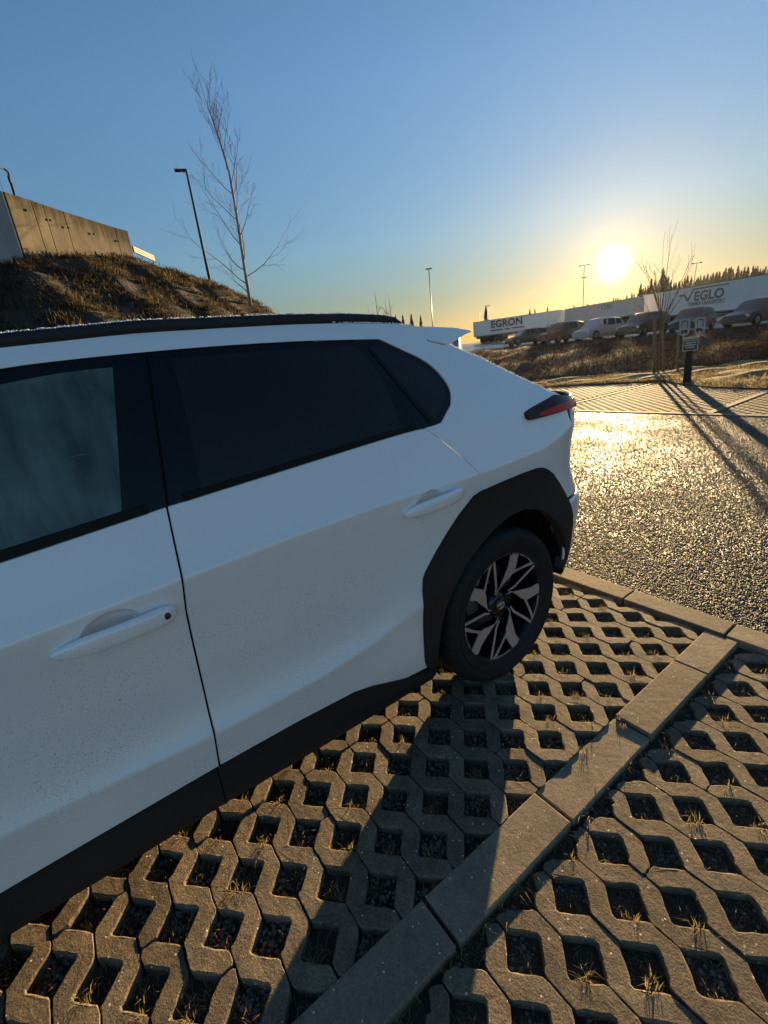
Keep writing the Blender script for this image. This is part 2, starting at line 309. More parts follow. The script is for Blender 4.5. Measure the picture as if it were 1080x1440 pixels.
TRAILER = mat('trailer_white', (.62, .63, .64), .5, spec=.4, var=.05, var_scale=.4)
TRAILER2 = mat('trailer_grey', (.45, .43, .42), .5, spec=.4, var=.08, var_scale=.4)
TRAILER3 = mat('trailer_brown', (.20, .12, .085), .6, var=.15, var_scale=.5)
CHASSIS = mat('chassis_black', (.02, .02, .02), .7)
INK = mat('dark_lettering', (.02, .022, .028), .6)
INK_RED = mat('red_lettering', (.16, .035, .03), .6)
INK_GREY = mat('grey_lettering', (.16, .17, .17), .6)
WOOD = mat('stake_wood', (.13, .10, .07), .85, var=.3, var_scale=6)
PLANK = mat('pale_planks', (.07, .06, .042), .7, var=.12, var_scale=3)
SIGN_DARK = mat('dark_sign_face', (.012, .014, .018), .5)
SIGN_PALE = mat('pale_print', (.42, .42, .40), .6)
GREY_PLASTIC = mat('grey_plastic', (.28, .28, .28), .5)
WALLG = mat('warehouse_cladding', (.26, .27, .28), .6)
ROOFD = mat('dark_roof', (.05, .05, .055), .7)
# ------------------------------------------------------------------ ground, road, paving
def sheet(name, x0, x1, y0, y1, z, m, kind='structure', parent=None, nx=1, ny=1):
    xs = np.linspace(x0, x1, nx+1); ys = np.linspace(y0, y1, ny+1)
    V = [(x, y, z) for y in ys for x in xs]; W = nx+1
    F = [(j*W+i, j*W+i+1, (j+1)*W+i+1, (j+1)*W+i) for j in range(ny) for i in range(nx)]
    o = pydata(name, V, F, m, parent)
    if kind and parent is None: o['kind'] = kind
    return o
sheet('ground', -1500, 1500, -1500, 1500, -.10, SOIL)
KERB_Y0, KERB_Y1, ROAD_Y1 = 2.312, 2.447, 8.45
sheet('road', -60, 40, KERB_Y1+.004, ROAD_Y1, -.006, ASPH)

# one zigzag grid stone; x 0..L, y 0..0.1, nodes every 0.2
def zig(n, flip, seed, rough_left=False):
    rr = random.Random(seed); g, w, Lx = .0019, .040, .2*n
    lo = [(g, g)]
    for k in range(n):
        x = .2*k; lo += [(x+w, g), (x+.1, .1-w), (x+.2-w, g)]
    lo += [(Lx-g, g)]
    up = [(Lx-g, w)]
    for k in reversed(range(n)):
        x = .2*k; up += [(x+.1+w, .1-g), (x+.1-w, .1-g), (x+(g if k == 0 else 0), w)]
    P = lo+up; Q = []
    for i, p in enumerate(P):
        q = P[(i+1) % len(P)]; d = math.dist(p, q); k = max(1, round(d/.022))
        # round every corner a little
        pr = P[i-1]; dp = math.dist(p, pr); c = min(.006, d*.3, dp*.3)
        Q.append((p[0]+(pr[0]-p[0])*c/dp, p[1]+(pr[1]-p[1])*c/dp)); Q.append((p[0]+(q[0]-p[0])*c/d, p[1]+(q[1]-p[1])*c/d))
        for j in range(1, k):
            Q.append((p[0]+(q[0]-p[0])*j/k, p[1]+(q[1]-p[1])*j/k))
    n_ = len(Q); J = [(rr.gauss(0, .0009), rr.gauss(0, .0009)) for _ in Q]
    Q = [(x+a+(abs(rr.gauss(0, .006)) if rough_left and x < .03 else 0), y+b) for (x, y), (a, b) in zip(Q, J)]
    nor = []
    for i in range(n_):
        a = Vector(Q[i-1]); b = Vector(Q[(i+1) % n_]); t = (b-a); nn = Vector((-t.y, t.x)); nor.append(nn.normalized() if nn.length > 1e-9 else Vector((0, 0)))
    bev = .0048
    bv = [1.0 if .004+g < y < .096-g and .004+g < x < Lx-.004-g else .42 for x, y in Q]
    def ring(inset, z, jz=0): return [(Q[i][0]+nor[i].x*inset*bv[i], Q[i][1]+nor[i].y*inset*bv[i], z*(bv[i] if z > -.02 else 1)+rr.uniform(-jz, jz)*bv[i]) for i in range(n_)]
    V = ring(0, -.075)+ring(0, -bev, .0015)+ring(bev*.35, -bev*.3, .0012)+ring(bev, 0, .0004)
    if flip: V = [(x, .1-y, z) for x, y, z in V]
    F = []
    for k in range(3):
        for i in range(n_):
            j = (i+1) % n_; f = (k*n_+i, k*n_+j, (k+1)*n_+j, (k+1)*n_+i); F.append(f[::-1] if flip else f)
    top = tuple(range(3*n_, 4*n_)); F.append(top[::-1] if flip else top)
    me = bpy.data.meshes.new('paver'); me.from_pydata(V, [], F); me.materials.append(PAVER); me.update()
    return me
ZIG = {}
def zig_mesh(n, flip, rough):
    k = (n, flip, rough)
    if k not in ZIG: ZIG[k] = [zig(n, flip, 11*n+5*flip+100*s+7*rough, rough) for s in range(4)]
    return random.choice(ZIG[k])
def lay_pavers(bay, x_end, direction, y_ref, y_lo, y_hi, x_far, zbase, label=None):
    """bands of stones running in x from x_end (at the divider) in direction; lower nodes at x_end on even lines"""
    holes = []; k0 = math.ceil((y_lo-y_ref)/.1); k1 = math.floor((y_hi-y_ref)/.1)
    for k in range(k0, k1):
        y = y_ref+.1*k; flip = (k % 2 != 0)
        first = random.choice((3, 3, 2, 1)) if (k//2) % 2 else 3
        x = 0; i = 0
        while x < abs(x_far-x_end)-1e-6:
            n = first if i == 0 else 3
            x0 = x_end+x if direction > 0 else x_end-x-.2*n
            me = zig_mesh(n, flip, direction > 0 and i == 0)
            o = bpy.data.objects.new('paver', me); link(o, bay)
            o.location = (x0, y, zbase+random.gauss(0, .0012)); o.rotation_euler = (random.gauss(0, .004), random.gauss(0, .002), random.gauss(0, .002))
            x += .2*n; i += 1
        for q in range(int(abs(x_far-x_end)/.2)+1):
            hx = .2*q+(.1 if flip is False else 0.0)
            holes.append((x_end+direction*hx, y))
    return holes
# lower nodes sit on lines y_ref + 0.1k; x_end is a node column
BAY_L = tag(bpy.data.objects.new('parking_bay_paving', None), kind='structure'); link(BAY_L)
BAY_R = tag(bpy.data.objects.new('parking_bay_paving', None), kind='structure'); link(BAY_R)
HOLES_L = lay_pavers(BAY_L, -.7265, -1, .787, -1.25, 2.30, -2.52, 0.0)
HOLES_R = lay_pavers(BAY_R, -.580, 1, .787, -.25, 2.30, 1.82, -.012)
# bed of dark gravel under the stones
sheet('gravel_bed', -40, 40, -12, KERB_Y0, -.034, SOIL)
# divider slabs and kerb slabs
def slab_obj(name, x0, x1, y0, y1, z, h, parent, bev=.004):
    M = MB(); M.box(((x0+x1)/2, (y0+y1)/2, z-h/2), (x1-x0, y1-y0, h)); o = M.build(name, SLAB, parent, bev, 2)
    return o
DIV = tag(bpy.data.objects.new('bay_divider', None), kind='structure'); link(DIV)
ys = [2.300, 1.966, 1.4675, .969, .466, -.034, -.534, -1.034]
for a, b_ in zip(ys[:-1], ys[1:]):
    o = slab_obj('slab', -.7300, -.5920, b_+.006, a-.006, random.uniform(.002, .006), .09, DIV); o.rotation_euler.y = random.gauss(0, .004)
KERB = tag(bpy.data.objects.new('kerb', None), kind='structure'); link(KERB)
for k in range(-5, 9):
    x0 = -.652+.494*k
    o = slab_obj('kerb_slab', x0+.004, x0+.490, KERB_Y0, KERB_Y1, random.uniform(.006, .010), .10, KERB)
# far bays beyond the road
FARB = tag(sheet('far_bay_bed', -30, 20, ROAD_Y1+.10, 14.2, -.035, SOIL), kind='structure')
FK = MB()
FK.box((-5, ROAD_Y1+.05, -.05), (50, .10, .112)); o = FK.build('far_kerb', SLAB); o['kind'] = 'structure'
M = MB()
for xd in (-9.1, -6.02, -3.08, -.1): M.box((xd, (ROAD_Y1+14.2)/2, -.05), (.10, 14.2-ROAD_Y1-.3, .115))
o = M.build('far_bay_divider_line', SLAB); o['kind'] = 'structure'
V = []; F = []
w, g = .040, .004
def far_band(x0, n, y, flip):
    """top faces and front/back walls of the zigzag, as four points per bar"""
    for k in range(n):
        for (xa, ya, xb, yb) in ((x0+.2*k, 0, x0+.2*k+.1, .1), (x0+.2*k+.1, .1, x0+.2*k+.2, 0)):
            up = yb > ya
            if up: P = [(xa+w, g), (xb, .1-w), (xb, .1-g), (xa+.1-w, .1-g), (xa, w), (xa, g)]
            else: P = [(xa, .1-w), (xb-w, g), (xb, g), (xb, w), (xa+w, .1-g), (xa, .1-g)]
            P = [(x, y+(.1-v if flip else v)) for x, v in P]
            b0 = len(V)
            for z in (-.035, 0): V.extend([(x, v, z) for x, v in P])
            top = [b0+6+i for i in range(6)]; F.append(top if not flip else top[::-1])
            for i in range(6):
                j = (i+1) % 6; f = (b0+i, b0+j, b0+6+j, b0+6+i); F.append(f if not flip else f[::-1])
kk = 0
y = ROAD_Y1+.115
while y < 13.8:
    for xa, xb in ((-9.0, -6.1), (-5.94, -3.14), (-3.0, -1.6)):
        far_band(xa+.02, int((xb-xa)/.2), y, kk % 2)
    y += .1; kk += 1
o = pydata('far_grid_stones', V, F, PAVER); o['kind'] = 'stuff'
# the neighbouring bays beside and behind the camera
V.clear(); F.clear()
for k in range(-64, 15):
    far_band(1.84, 8, .787+.1*k, k % 2); far_band(3.62, 12, .787+.1*k, k % 2)
    if k < -10: far_band(-.56, 12, .787+.1*k, k % 2)
o = pydata('neighbour_grid_stones', V, F, PAVER); o['kind'] = 'stuff'
M = MB(); M.box((3.52, -2.05, -.05), (.14, 8.7, .115)); M.box((-.66, -3.7, -.05), (.138, 5.2, .115)); o = M.build('bay_divider_line', SLAB); o['kind'] = 'structure'

# ------------------------------------------------------------------ grass, gravel in the holes (uncountable)
def blades(P, n, h, w, lean, seed, up=(0, 0, 1), spread=.02):
    """P (k,3) tuft feet -> V, F arrays of curved two-segment blades"""
    r = np.random.default_rng(seed); k = len(P); P = np.repeat(np.asarray(P, float), n, 0); m_ = len(P)
    hh = np.repeat(np.broadcast_to(h, k), n)*r.uniform(.45, 1.15, m_); a = r.uniform(0, 2*np.pi, m_); ln = r.uniform(.1, 1, m_)*lean
    base = P+np.c_[r.normal(0, spread, m_), r.normal(0, spread, m_), np.zeros(m_)]
    d = np.c_[np.cos(a), np.sin(a), np.zeros(m_)]; s = np.c_[-np.sin(a), np.cos(a), np.zeros(m_)]*(w/2)
    mid = base+d*(hh*ln*.35)[:, None]+np.c_[np.zeros(m_), np.zeros(m_), hh*.6]
    tip = base+d*(hh*ln)[:, None]+np.c_[np.zeros(m_), np.zeros(m_), hh*(1-.45*ln)]
    V = np.stack([base-s, base+s, mid-s*.75, mid+s*.75, tip], 1).reshape(-1, 3)
    i = np.arange(m_)*5
    F = np.concatenate([np.c_[i, i+1, i+3], np.c_[i, i+3, i+2], np.c_[i+2, i+3, i+4]])
    return V, F
def near_holes(H, xmin, xmax, ymin, ymax): return [h for h in H if xmin < h[0] < xmax and ymin < h[1] < ymax]
HL = near_holes(HOLES_L, -2.0, -.70, -1.1, 2.29); HR = near_holes(HOLES_R, -.6, 1.3, -.1, 2.29)
pts_gold = []; pts_dark = []; peb = []
for (hx, hy), dz in [(h, 0) for h in HL]+[(h, -.012) for h in HR]:
    q = random.random()
    for _ in range(random.randint(6, 18)): pts_dark.append((hx+random.gauss(0, .022), hy+random.gauss(0, .022), -.031+dz))
    if q < .45: 
        f_h = random.uniform(-.5, .9); cx, cy = hx+.030+.018*f_h, hy-.030+.018*f_h
        for _ in range(random.randint(2, 5)): pts_gold.append((cx+random.gauss(0, .009), cy+random.gauss(0, .009), -.022+dz))
    if q > .35:
        for _ in range(random.randint(40, 80)):
            u, v_ = random.uniform(-.053, .053), random.uniform(-.053, .053)
            if abs(u)+abs(v_) < .058: peb.append((hx+u, hy+v_, -.027+dz+random.uniform(-.004, .004)))
for k in range(34):     # strip between divider and right bay
    pts_gold.append((-.585+random.gauss(0, .008), random.uniform(-.1, 2.2), -.03)); pts_dark.append((-.585+random.gauss(0, .008), random.uniform(-.1, 2.2), -.03))
V, F = blades(pts_gold, 9, .042, .0024, 1.5, 1, spread=.006); o = tri_mesh('straw_tufts', V, F, STRAW); o['kind'] = 'stuff'
V, F = blades(pts_dark, 5, .035, .0026, 1.6, 2, spread=.012); o = tri_mesh('withered_grass', V, F, STRAW_M); o['kind'] = 'stuff'
# pebbles
ico = [(0, 0, 1), (.894, 0, .447), (.276, .851, .447), (-.724, .526, .447), (-.724, -.526, .447), (.276, -.851, .447), (.724, .526, -.447), (-.276, .851, -.447), (-.894, 0, -.447), (-.276, -.851, -.447), (.724, -.526, -.447)]
icf = [(0, 1, 2), (0, 2, 3), (0, 3, 4), (0, 4, 5), (0, 5, 1), (1, 6, 2), (2, 7, 3), (3, 8, 4), (4, 9, 5), (5, 10, 1), (2, 6, 7), (3, 7, 8), (4, 8, 9), (5, 9, 10), (1, 10, 6)]
peb = np.array(peb); ICO = np.array(ico); s = rng.uniform(.003, .008, (len(peb), 1, 1))*rng.uniform(.7, 1.3, (len(peb), 1, 3))
V = (peb[:, None, :]+ICO[None]*s+rng.normal(0, .0006, (len(peb), 11, 3))).reshape(-1, 3)
F = (np.array(icf)[None]+(np.arange(len(peb))*11)[:, None, None]).reshape(-1, 3)
o = tri_mesh('gravel', V, F, STONE); o['kind'] = 'stuff'

# coarse aggregate standing proud of the worn road surface, nearest part of the road
n = 145000; ay = KERB_Y1+.01+rng.random(n)**1.2*(ROAD_Y1-KERB_Y1-.02); x0_ = -1.75-.78*(ay-2.4); x1_ = .25-.22*(ay-2.4); ax = x0_-.35+(x1_-x0_+.7)*rng.random(n)+rng.normal(0, .45, n)
sz = rng.uniform(.0038, .0068, (n, 1, 1))*rng.uniform(.7, 1.3, (n, 1, 3)); sz[:, :, 2] *= .62
ang = rng.uniform(0, 6.283, n); ca, sa = np.cos(ang)[:, None], np.sin(ang)[:, None]
B = (ICO[None]+rng.normal(0, .16, (n, 11, 3)))*sz
V = np.stack([B[..., 0]*ca-B[..., 1]*sa+ax[:, None], B[..., 0]*sa+B[..., 1]*ca+ay[:, None], B[..., 2]+rng.uniform(-.0072, -.0048, n)[:, None]], 2).reshape(-1, 3)
F = (np.array(icf[:10])[None]+(np.arange(n)*11)[:, None, None]).reshape(-1, 3)
o = tri_mesh('road_aggregate', V, F, AGG); o['kind'] = 'stuff'

# ------------------------------------------------------------------ the white car: shape of its flank
XC = -2.08
XS=-1.15
def zl_(y): return np.interp(y,[-1.2,-.4,.12,.45,.67,.9,1.2],[.54,.525,.503,.505,.525,.57,.62])
def zu_(y): return np.interp(y,[-1.5,-.2,.13,.45,.8,1.3,1.64,1.9,2.2],[.93,.956,.97,.985,.993,.99,1.008,1.075,1.10])
def al_(y): return np.interp(y,[-2,-1,-.3,0.1,.6,.95,1.2],[.2,.35,.6,1,.9,.25,0])
def herm(t,h,d0,d1,s0,s1):
    return d0*(2*t**3-3*t**2+1)+s0*h*(t**3-2*t**2+t)+d1*(-2*t**3+3*t**2)+s1*h*(t**3-t**2)
def yoff(z): return np.interp(z,[.2,.3,.45,.6,.68,.75,.85,1.0,1.15,1.3],[-.12,-.09,-.03,.02,.03,.005,-.02,-.02,.0,.0])
def Dz(y,z):
    zl=zl_(y); zu=zu_(y); a=al_(y)
    K=[(.15+0*zl,.12,-.8,-.8),(.27+0*zl,.035,-.30,-.30),(zl,.006+.014*(1-a),-.14,.06+.58*a),(.5*zl+.5*zu,.045,0.03,0.03),(zu,.026,-.13,.50),(zu+.15,.086,.36,.33),(1.53+0*zl,.262,.56,.56),(1.62+0*zl,.34,1.3,1.3),(1.70+0*zl,.50,2.5,2.5)]
    r=np.zeros_like(z*1.0+y*0)
    done=np.zeros_like(r,bool)
    for k in range(len(K)-1):
        z0,d0,_,s0=K[k]; z1,d1,s1,_=K[k+1]
        t=(z-z0)/(z1-z0); m=(t>=0)&(t<1)&~done
        v=herm(t,z1-z0,d0,d1,s0,s1); r=np.where(m,v,r); done|=m
    r=np.where(z<.15,.12+(.15-z)*.8,r); r=np.where(z>=1.70,.5+(z-1.7)*2.5,r)
    return r
def Ez(y,z):
    yy=y-yoff(z)
    e=.02*np.maximum(0,yy-1.3)**2
    t=np.clip((yy-1.74)/.4,0,.985); e=e+.3*(1-np.sqrt(1-t*t))
    e=e+np.maximum(0,yy-1.74-.4*.985)*2
    # front taper
    f=-1.75-y; t=np.clip(f/.55,0,.985); e=e+.05*np.maximum(0,-1.2-y)**2+.35*(1-np.sqrt(1-t*t))+np.maximum(0,f-.55*.985)*2
    # greenhouse tapers rearward
    g=np.clip((z-1.15)/.35,0,1); e=e+g*(.05*np.maximum(0,y-.4)**2+.05*np.maximum(0,-.2-y)**2)
    return e
def D(y,z): 
    y=np.asarray(y,float); z=np.asarray(z,float)
    # soften creases over 8 mm
    return (Dz(y,z-.006)+Dz(y,z)+Dz(y,z+.006))/3+Ez(y,z)
def Dclad(y, z): return .016+.02*np.clip((np.asarray(z, float)-.33)/.1, -3, 1)*0+.35*np.maximum(0, .262-np.asarray(z, float))+Ez(y, z)
def dens(P, step, closed=True):
    Q = []; n = len(P)
    for i in range(n if closed else n-1):
        p, q = P[i], P[(i+1) % n]; k = max(1, math.ceil(math.dist(p, q)/step))
        for j in range(k): Q.append((p[0]+(q[0]-p[0])*j/k, p[1]+(q[1]-p[1])*j/k))
    if not closed: Q.append(P[-1])
    return Q
def smooth_poly(P, corners=(), it=2):
    """corner cutting except near the listed corner indices"""
    P = [(p[0], p[1], i in corners) for i, p in enumerate(P)]
    for _ in range(it):
        Q = []
        for i, p in enumerate(P):
            if p[2]: Q.append(p); continue
            a, c = P[i-1], P[(i+1) % len(P)]
            Q.append((p[0]*.75+a[0]*.25, p[1]*.75+a[1]*.25, False)); Q.append((p[0]*.75+c[0]*.25, p[1]*.75+c[1]*.25, False))
        P = Q
    return [(p[0], p[1]) for p in P]
def inside(pts, poly):
    pts = np.asarray(pts); x, y = pts[:, 0], pts[:, 1]; r = np.zeros(len(pts), bool); n = len(poly); j = n-1
    for i in range(n):
        xi, yi = poly[i]; xj, yj = poly[j]
        if yi != yj:
            c = ((yi > y) != (yj > y)) & (x < (xj-xi)*(y-yi)/(yj-yi)+xi); r ^= c
        j = i
    return r
def seg_dist(pts, poly):
    pts = np.asarray(pts); d = np.full(len(pts), 1e9)
    for i in range(len(poly)):
        a = np.array(poly[i]); b = np.array(poly[(i+1) % len(poly)]); ab = b-a; t = np.clip(((pts-a)@ab)/max(ab@ab, 1e-12), 0, 1)
        d = np.minimum(d, np.hypot(*(pts-a-t[:, None]*ab).T))
    return d
def panel(name, outline, m, parent=None, off=0.0, thick=.012, step=.028, holes=(), Df=None, roll=.0025, crease=True):
    """a sheet of the car's left flank: outline in (y, z), lying on x = XS - D(y, z), rolled edges and a return"""
    Df = Df or D
    loops = [dens(outline, step)]+[dens(h, step*.6) for h in holes]
    A = sum(loops[0][i][0]*loops[0][(i+1) % len(loops[0])][1]-loops[0][(i+1) % len(loops[0])][0]*loops[0][i][1] for i in range(len(loops[0])))
    if A < 0: loops[0] = loops[0][::-1]
    for k in range(1, len(loops)):
        l = loops[k]; a = sum(l[i][0]*l[(i+1) % len(l)][1]-l[(i+1) % len(l)][0]*l[i][1] for i in range(len(l)))
        if a > 0: loops[k] = l[::-1]
    P = []; E = []; nb = 0
    for l in loops:
        b0 = len(P); P += l; E += [(b0+i, b0+(i+1) % len(l)) for i in range(len(l))]
    nb = len(P)
    ins = []
    for l in loops:
        for i in range(len(l)):
            a, c = l[i-1], l[(i+1) % len(l)]; tx, ty = c[0]-a[0], c[1]-a[1]; q = math.hypot(tx, ty) or 1
            ins.append((l[i][0]-ty/q*.004, l[i][1]+tx/q*.004))
    ys_ = [p[0] for p in loops[0]]; zs_ = [p[1] for p in loops[0]]
    G = [(y, z) for y in np.arange(min(ys_), max(ys_), step) for z in np.arange(min(zs_), max(zs_), step)]
    if crease:
        for y in np.arange(min(ys_), max(ys_), step*.8):
            for f in (zl_, zu_):
                for dz in (-.016, -.008, 0, .008, .016): G.append((y, float(f(y))+dz))
    G = np.array(G); ok = inside(G, loops[0])
    for h in loops[1:]: ok &= ~inside(G, h)
    dmin = np.full(len(G), 1e9)
    for l in loops: dmin = np.minimum(dmin, seg_dist(G, l))
    G = G[ok & (dmin > .008)]
    I = np.array(ins); ok = inside(I, loops[0])
    for h in loops[1:]: ok &= ~inside(I, h)
    dmin = np.full(len(I), 1e9)
    for l in loops: dmin = np.minimum(dmin, seg_dist(I, l))
    I = I[ok & (dmin > .0025)]
    P2 = [Vector(p) for p in P]+[Vector((float(a), float(b))) for a, b in I]+[Vector((float(a), float(b))) for a, b in G]
    v2, e2, f2, ov, oe, of = delaunay_2d_cdt(P2, E, [], 0, 1e-5)
    vv = np.array([(v.x, v.y) for v in v2]); ff = np.array([f for f in f2 if len(f) == 3])
    cen = vv[ff].mean(1); ok = inside(cen, loops[0])
    for h in loops[1:]: ok &= ~inside(cen, h)
    ff = ff[ok]
    bset = {}
    for i, o_ in enumerate(ov):
        for k in o_:
            if k < nb: bset[k] = i
    isb = np.zeros(len(vv), bool); isb[list(bset.values())] = True
    def X(y, z): return XS-Df(y, z)+off
    x = X(vv[:, 0], vv[:, 1])-np.where(isb, roll, 0)
    h = .003; dy = (X(vv[:, 0]+h, vv[:, 1])-X(vv[:, 0]-h, vv[:, 1]))/(2*h); dz = (X(vv[:, 0], vv[:, 1]+h)-X(vv[:, 0], vv[:, 1]-h))/(2*h)
    nor = np.c_[np.ones(len(vv)), -dy, -dz]; nor /= np.linalg.norm(nor, axis=1)[:, None]
    V = [tuple(q) for q in np.c_[x, vv[:, 0], vv[:, 1]]]; NN = [tuple(q) for q in nor]
    F = []
    for a, b, c in ff:
        area = (vv[b]-vv[a])[0]*(vv[c]-vv[a])[1]-(vv[b]-vv[a])[1]*(vv[c]-vv[a])[0]
        F.append((a, b, c) if area > 0 else (a, c, b))
    k = 0
    for l in loops:                         # the return of the sheet
        n = len(l); idx = [bset[k+i] for i in range(n)]; b0 = len(V)
        for i in range(n):
            a, c = l[i-1], l[(i+1) % n]; tx, ty = c[0]-a[0], c[1]-a[1]; q = math.hypot(tx, ty) or 1
            nn = (.45, ty/q*.9, -tx/q*.9)
            V.append(V[idx[i]]); NN.append(nn)
            vx = V[idx[i]]; V.append((vx[0]-thick, vx[1], vx[2])); NN.append(nn)
        for i in range(n):
            j = (i+1) % n; F.append((b0+2*i, b0+2*i+1, b0+2*j+1, b0+2*j))
        k += n
    o = pydata(name, V, F, m, parent, True)
    o.data.normals_split_custom_set_from_vertices([Vector(q).normalized() for q in NN])
    return o
def mirror(o):
    """the same piece on the car's other side"""
    c = o.copy(); me = o.data.copy(); c.data = me; COL.objects.link(c); c.parent = o.parent
    n = len(me.vertices); co = np.empty(n*3); me.vertices.foreach_get('co', co); co = co.reshape(-1, 3); co[:, 0] = 2*XC-co[:, 0]
    me.vertices.foreach_set('co', co.ravel()); me.flip_normals(); me.update()
    return c

CAR = empty('parked_car', (0, 0, 0), 0, 'white crossover car with tinted windows parked on the grid stones in front', 'car')
# belt and roof lines
WIN = smooth_poly([(-1.03, 1.072), (-.6, 1.092), (-.182, 1.119), (.172, 1.148), (.498, 1.167), (.946, 1.193), (1.105, 1.192), (1.142, 1.196), (1.219, 1.248), (1.252, 1.296), (1.234, 1.357), (1.189, 1.414), (1.081, 1.471), (1.018, 1.507), (.719, 1.523), (.423, 1.529), (.234, 1.528), (.071, 1.525), (-.071, 1.519), (-.25, 1.495), (-.5, 1.40), (-.95, 1.12)], corners=(0, 6, 7, 8, 13, 21), it=2)
ROOF = [(1.238, 1.545), (1.102, 1.561), (.90, 1.573), (.672, 1.580), (.254, 1.583), (-.058, 1.567), (-.25, 1.540), (-.45, 1.475), (-.8, 1.275), (-1.15, 1.085)]
BG = [(.244, 1.521), (.214, 1.378), (.172, 1.148), (.139, .875), (.127, .611), (.109, .395)]
SILLTOP = [(.919, .266), (.80, .298), (.726, .326), (.65, .355), (.575, .374), (.36, .386), (.106, .389), (-.183, .383), (-.403, .378), (-.93, .375)]
ARCH = [(.919, .266), (.892, .31), (.886, .364), (.897, .52), (.916, .654), (.95, .70), (1.194, .904), (1.26, .921), (1.582, .933), (1.659, .918), (1.742, .862), (1.835, .730), (1.858, .640), (1.868, .50), (1.825, .42), (1.779, .380)]
ARCH_IN = [(1.772, .356), (1.808, .45), (1.79, .53), (1.75, .61), (1.667, .704), (1.60, .745), (1.50, .767), (1.412, .764), (1.32, .74), (1.227, .704), (1.14, .655), (1.069, .596), (1.015, .52), (.980, .448), (.958, .36), (.951, .273)]
def win_bottom(y0, y1): # points of the belt line between y0 and y1, rising y
    Q = [p for p in WIN if p[1] < 1.215 and y0 < p[0] < y1 and p[0] < 1.14]; return sorted(Q)
# doors
HF = [(-.03+.070*math.cos(a)*1.0, .897+.056*math.sin(a)+.10*.07*math.cos(a)) for a in np.linspace(0, 2*math.pi, 28, endpoint=False)]
HR = [(.985+.066*math.cos(a), .938+.052*math.sin(a)+.08*.07*math.cos(a)) for a in np.linspace(0, 2*math.pi, 28, endpoint=False)]
gap = .0032
fd = [(p[0]-gap, p[1]) for p in BG if p[1] < 1.14][0:0]
bg_line = [(.1695, 1.1455), (.139, .875), (.127, .611), (.109, .389)]
front_out = [(p[0], p[1]-.002) for p in win_bottom(-.97, .166)]+[(p[0]-gap, p[1]) for p in bg_line]+[(p[0], p[1]) for p in SILLTOP if p[0] < .1]+[(-.985, .55), (-1.0, .85), (-.985, 1.066)]
front_door = panel('front_door', front_out, PAINT, CAR, holes=[HF])
rear_edge = [(1.060, 1.188), (1.118, 1.134), (1.183, 1.068), (1.235, 1.000), (1.262, .920)]
rear_out = [(p[0]+gap, p[1]) for p in bg_line[::-1]]+[(p[0], p[1]-.002) for p in win_bottom(.176, 1.055)]+[(p[0]-.0028, p[1]) for p in rear_edge]+[(1.258, .905), (1.20, .893), (.97, .70), (.93, .655), (.912, .52), (.903, .37), (.921, .285)]+[(p[0], p[1]) for p in SILLTOP if .106 < p[0] < .9]
rear_door = panel('rear_door', rear_out, PAINT, CAR, holes=[HR])
# rear quarter with C pillar, roof side and A pillar in one pressing
i0 = min(range(len(WIN)), key=lambda i: math.dist(WIN[i], (1.105, 1.192)))
wtop = WIN[i0:]+WIN[:1]
wtop = [(p[0]+(.003 if p[0] > 1.05 else 0), p[1]+(.003 if p[1] > 1.3 else 0)) for p in wtop]
q_out = [(1.066, 1.190)]+wtop+[(-1.15, 1.085)][0:1]+ROOF[::-1][1:]+[(1.247, 1.486), (1.34, 1.462), (1.358, 1.461), (1.507, 1.393), (1.664, 1.302), (1.80, 1.224), (1.875, 1.190), (1.870, 1.10), (1.892, .985), (1.906, .80), (1.906, .728), (1.835, .728), (1.742, .855), (1.659, .911), (1.582, .926), (1.26, .914)]+[(p[0]+gap, p[1]) for p in rear_edge[::-1]]
quarter = panel('quarter_panel', q_out, PAINT, CAR)
# front wing
fa = lambda P: [(-1.484-(y-1.366), z) for y, z in P]
farch = fa(ARCH)
wing_out = [(-.99, 1.055), (-1.005, .85), (-.99, .55), (-.936, .30)]+[(y, z) for y, z in farch[:14]]+[(-2.02, .70), (-2.10, .80), (-1.95, .93), (-1.55, 1.02), (-1.15, 1.075)]
wing = panel('front_wing', wing_out, PAINT, CAR, crease=False)
# backing behind the door gaps
back = panel('door_jamb', [(1.33, 1.02), (1.32, .93), (1.22, .93), (.93, .68), (.90, .34), (.60, .38), (-.97, .38), (-1.03, .9), (-1.0, 1.05), (.17, 1.13), (1.05, 1.17), (1.16, 1.15), (1.25, 1.08)], DARK, CAR, off=-.058, thick=.03, step=.08, crease=False)
back2 = panel('tailgate_seal', [(1.87, 1.18), (1.87, .70), (1.955, .70), (1.945, 1.18)], DARK, CAR, off=-.020, thick=.02, step=.03, crease=False)
# window band
RG = smooth_poly([(.262, 1.160), (.545, 1.173), (.930, 1.192), (.958, 1.205), (.960, 1.335), (.948, 1.410), (.915, 1.488), (.85, 1.496), (.60, 1.506), (.302, 1.507), (.288, 1.348)], corners=(0, 2, 3, 9), it=2)
FG = smooth_poly([(.066, 1.148), (.155, 1.500), (.05, 1.500), (-.08, 1.486), (-.25, 1.462), (-.5, 1.37), (-.85, 1.145), (-.88, 1.095), (-.55, 1.102), (-.18, 1.125)], corners=(0, 1), it=2)
QG = smooth_poly([(1.112, 1.212), (1.205, 1.268), (1.228, 1.310), (1.212, 1.350), (1.175, 1.395), (1.065, 1.462), (.990, 1.486), (.962, 1.484), (1.066, 1.278)], corners=(0, 7), it=2)
surround = panel('window_surround', WIN, GLOSS_BLACK, CAR, off=-.006, holes=[FG], step=.04, crease=False)
front_pane = panel('front_window', [(y, z) for y, z in FG], FOG, CAR, off=-.007, thick=.003, step=.04, crease=False, roll=0)
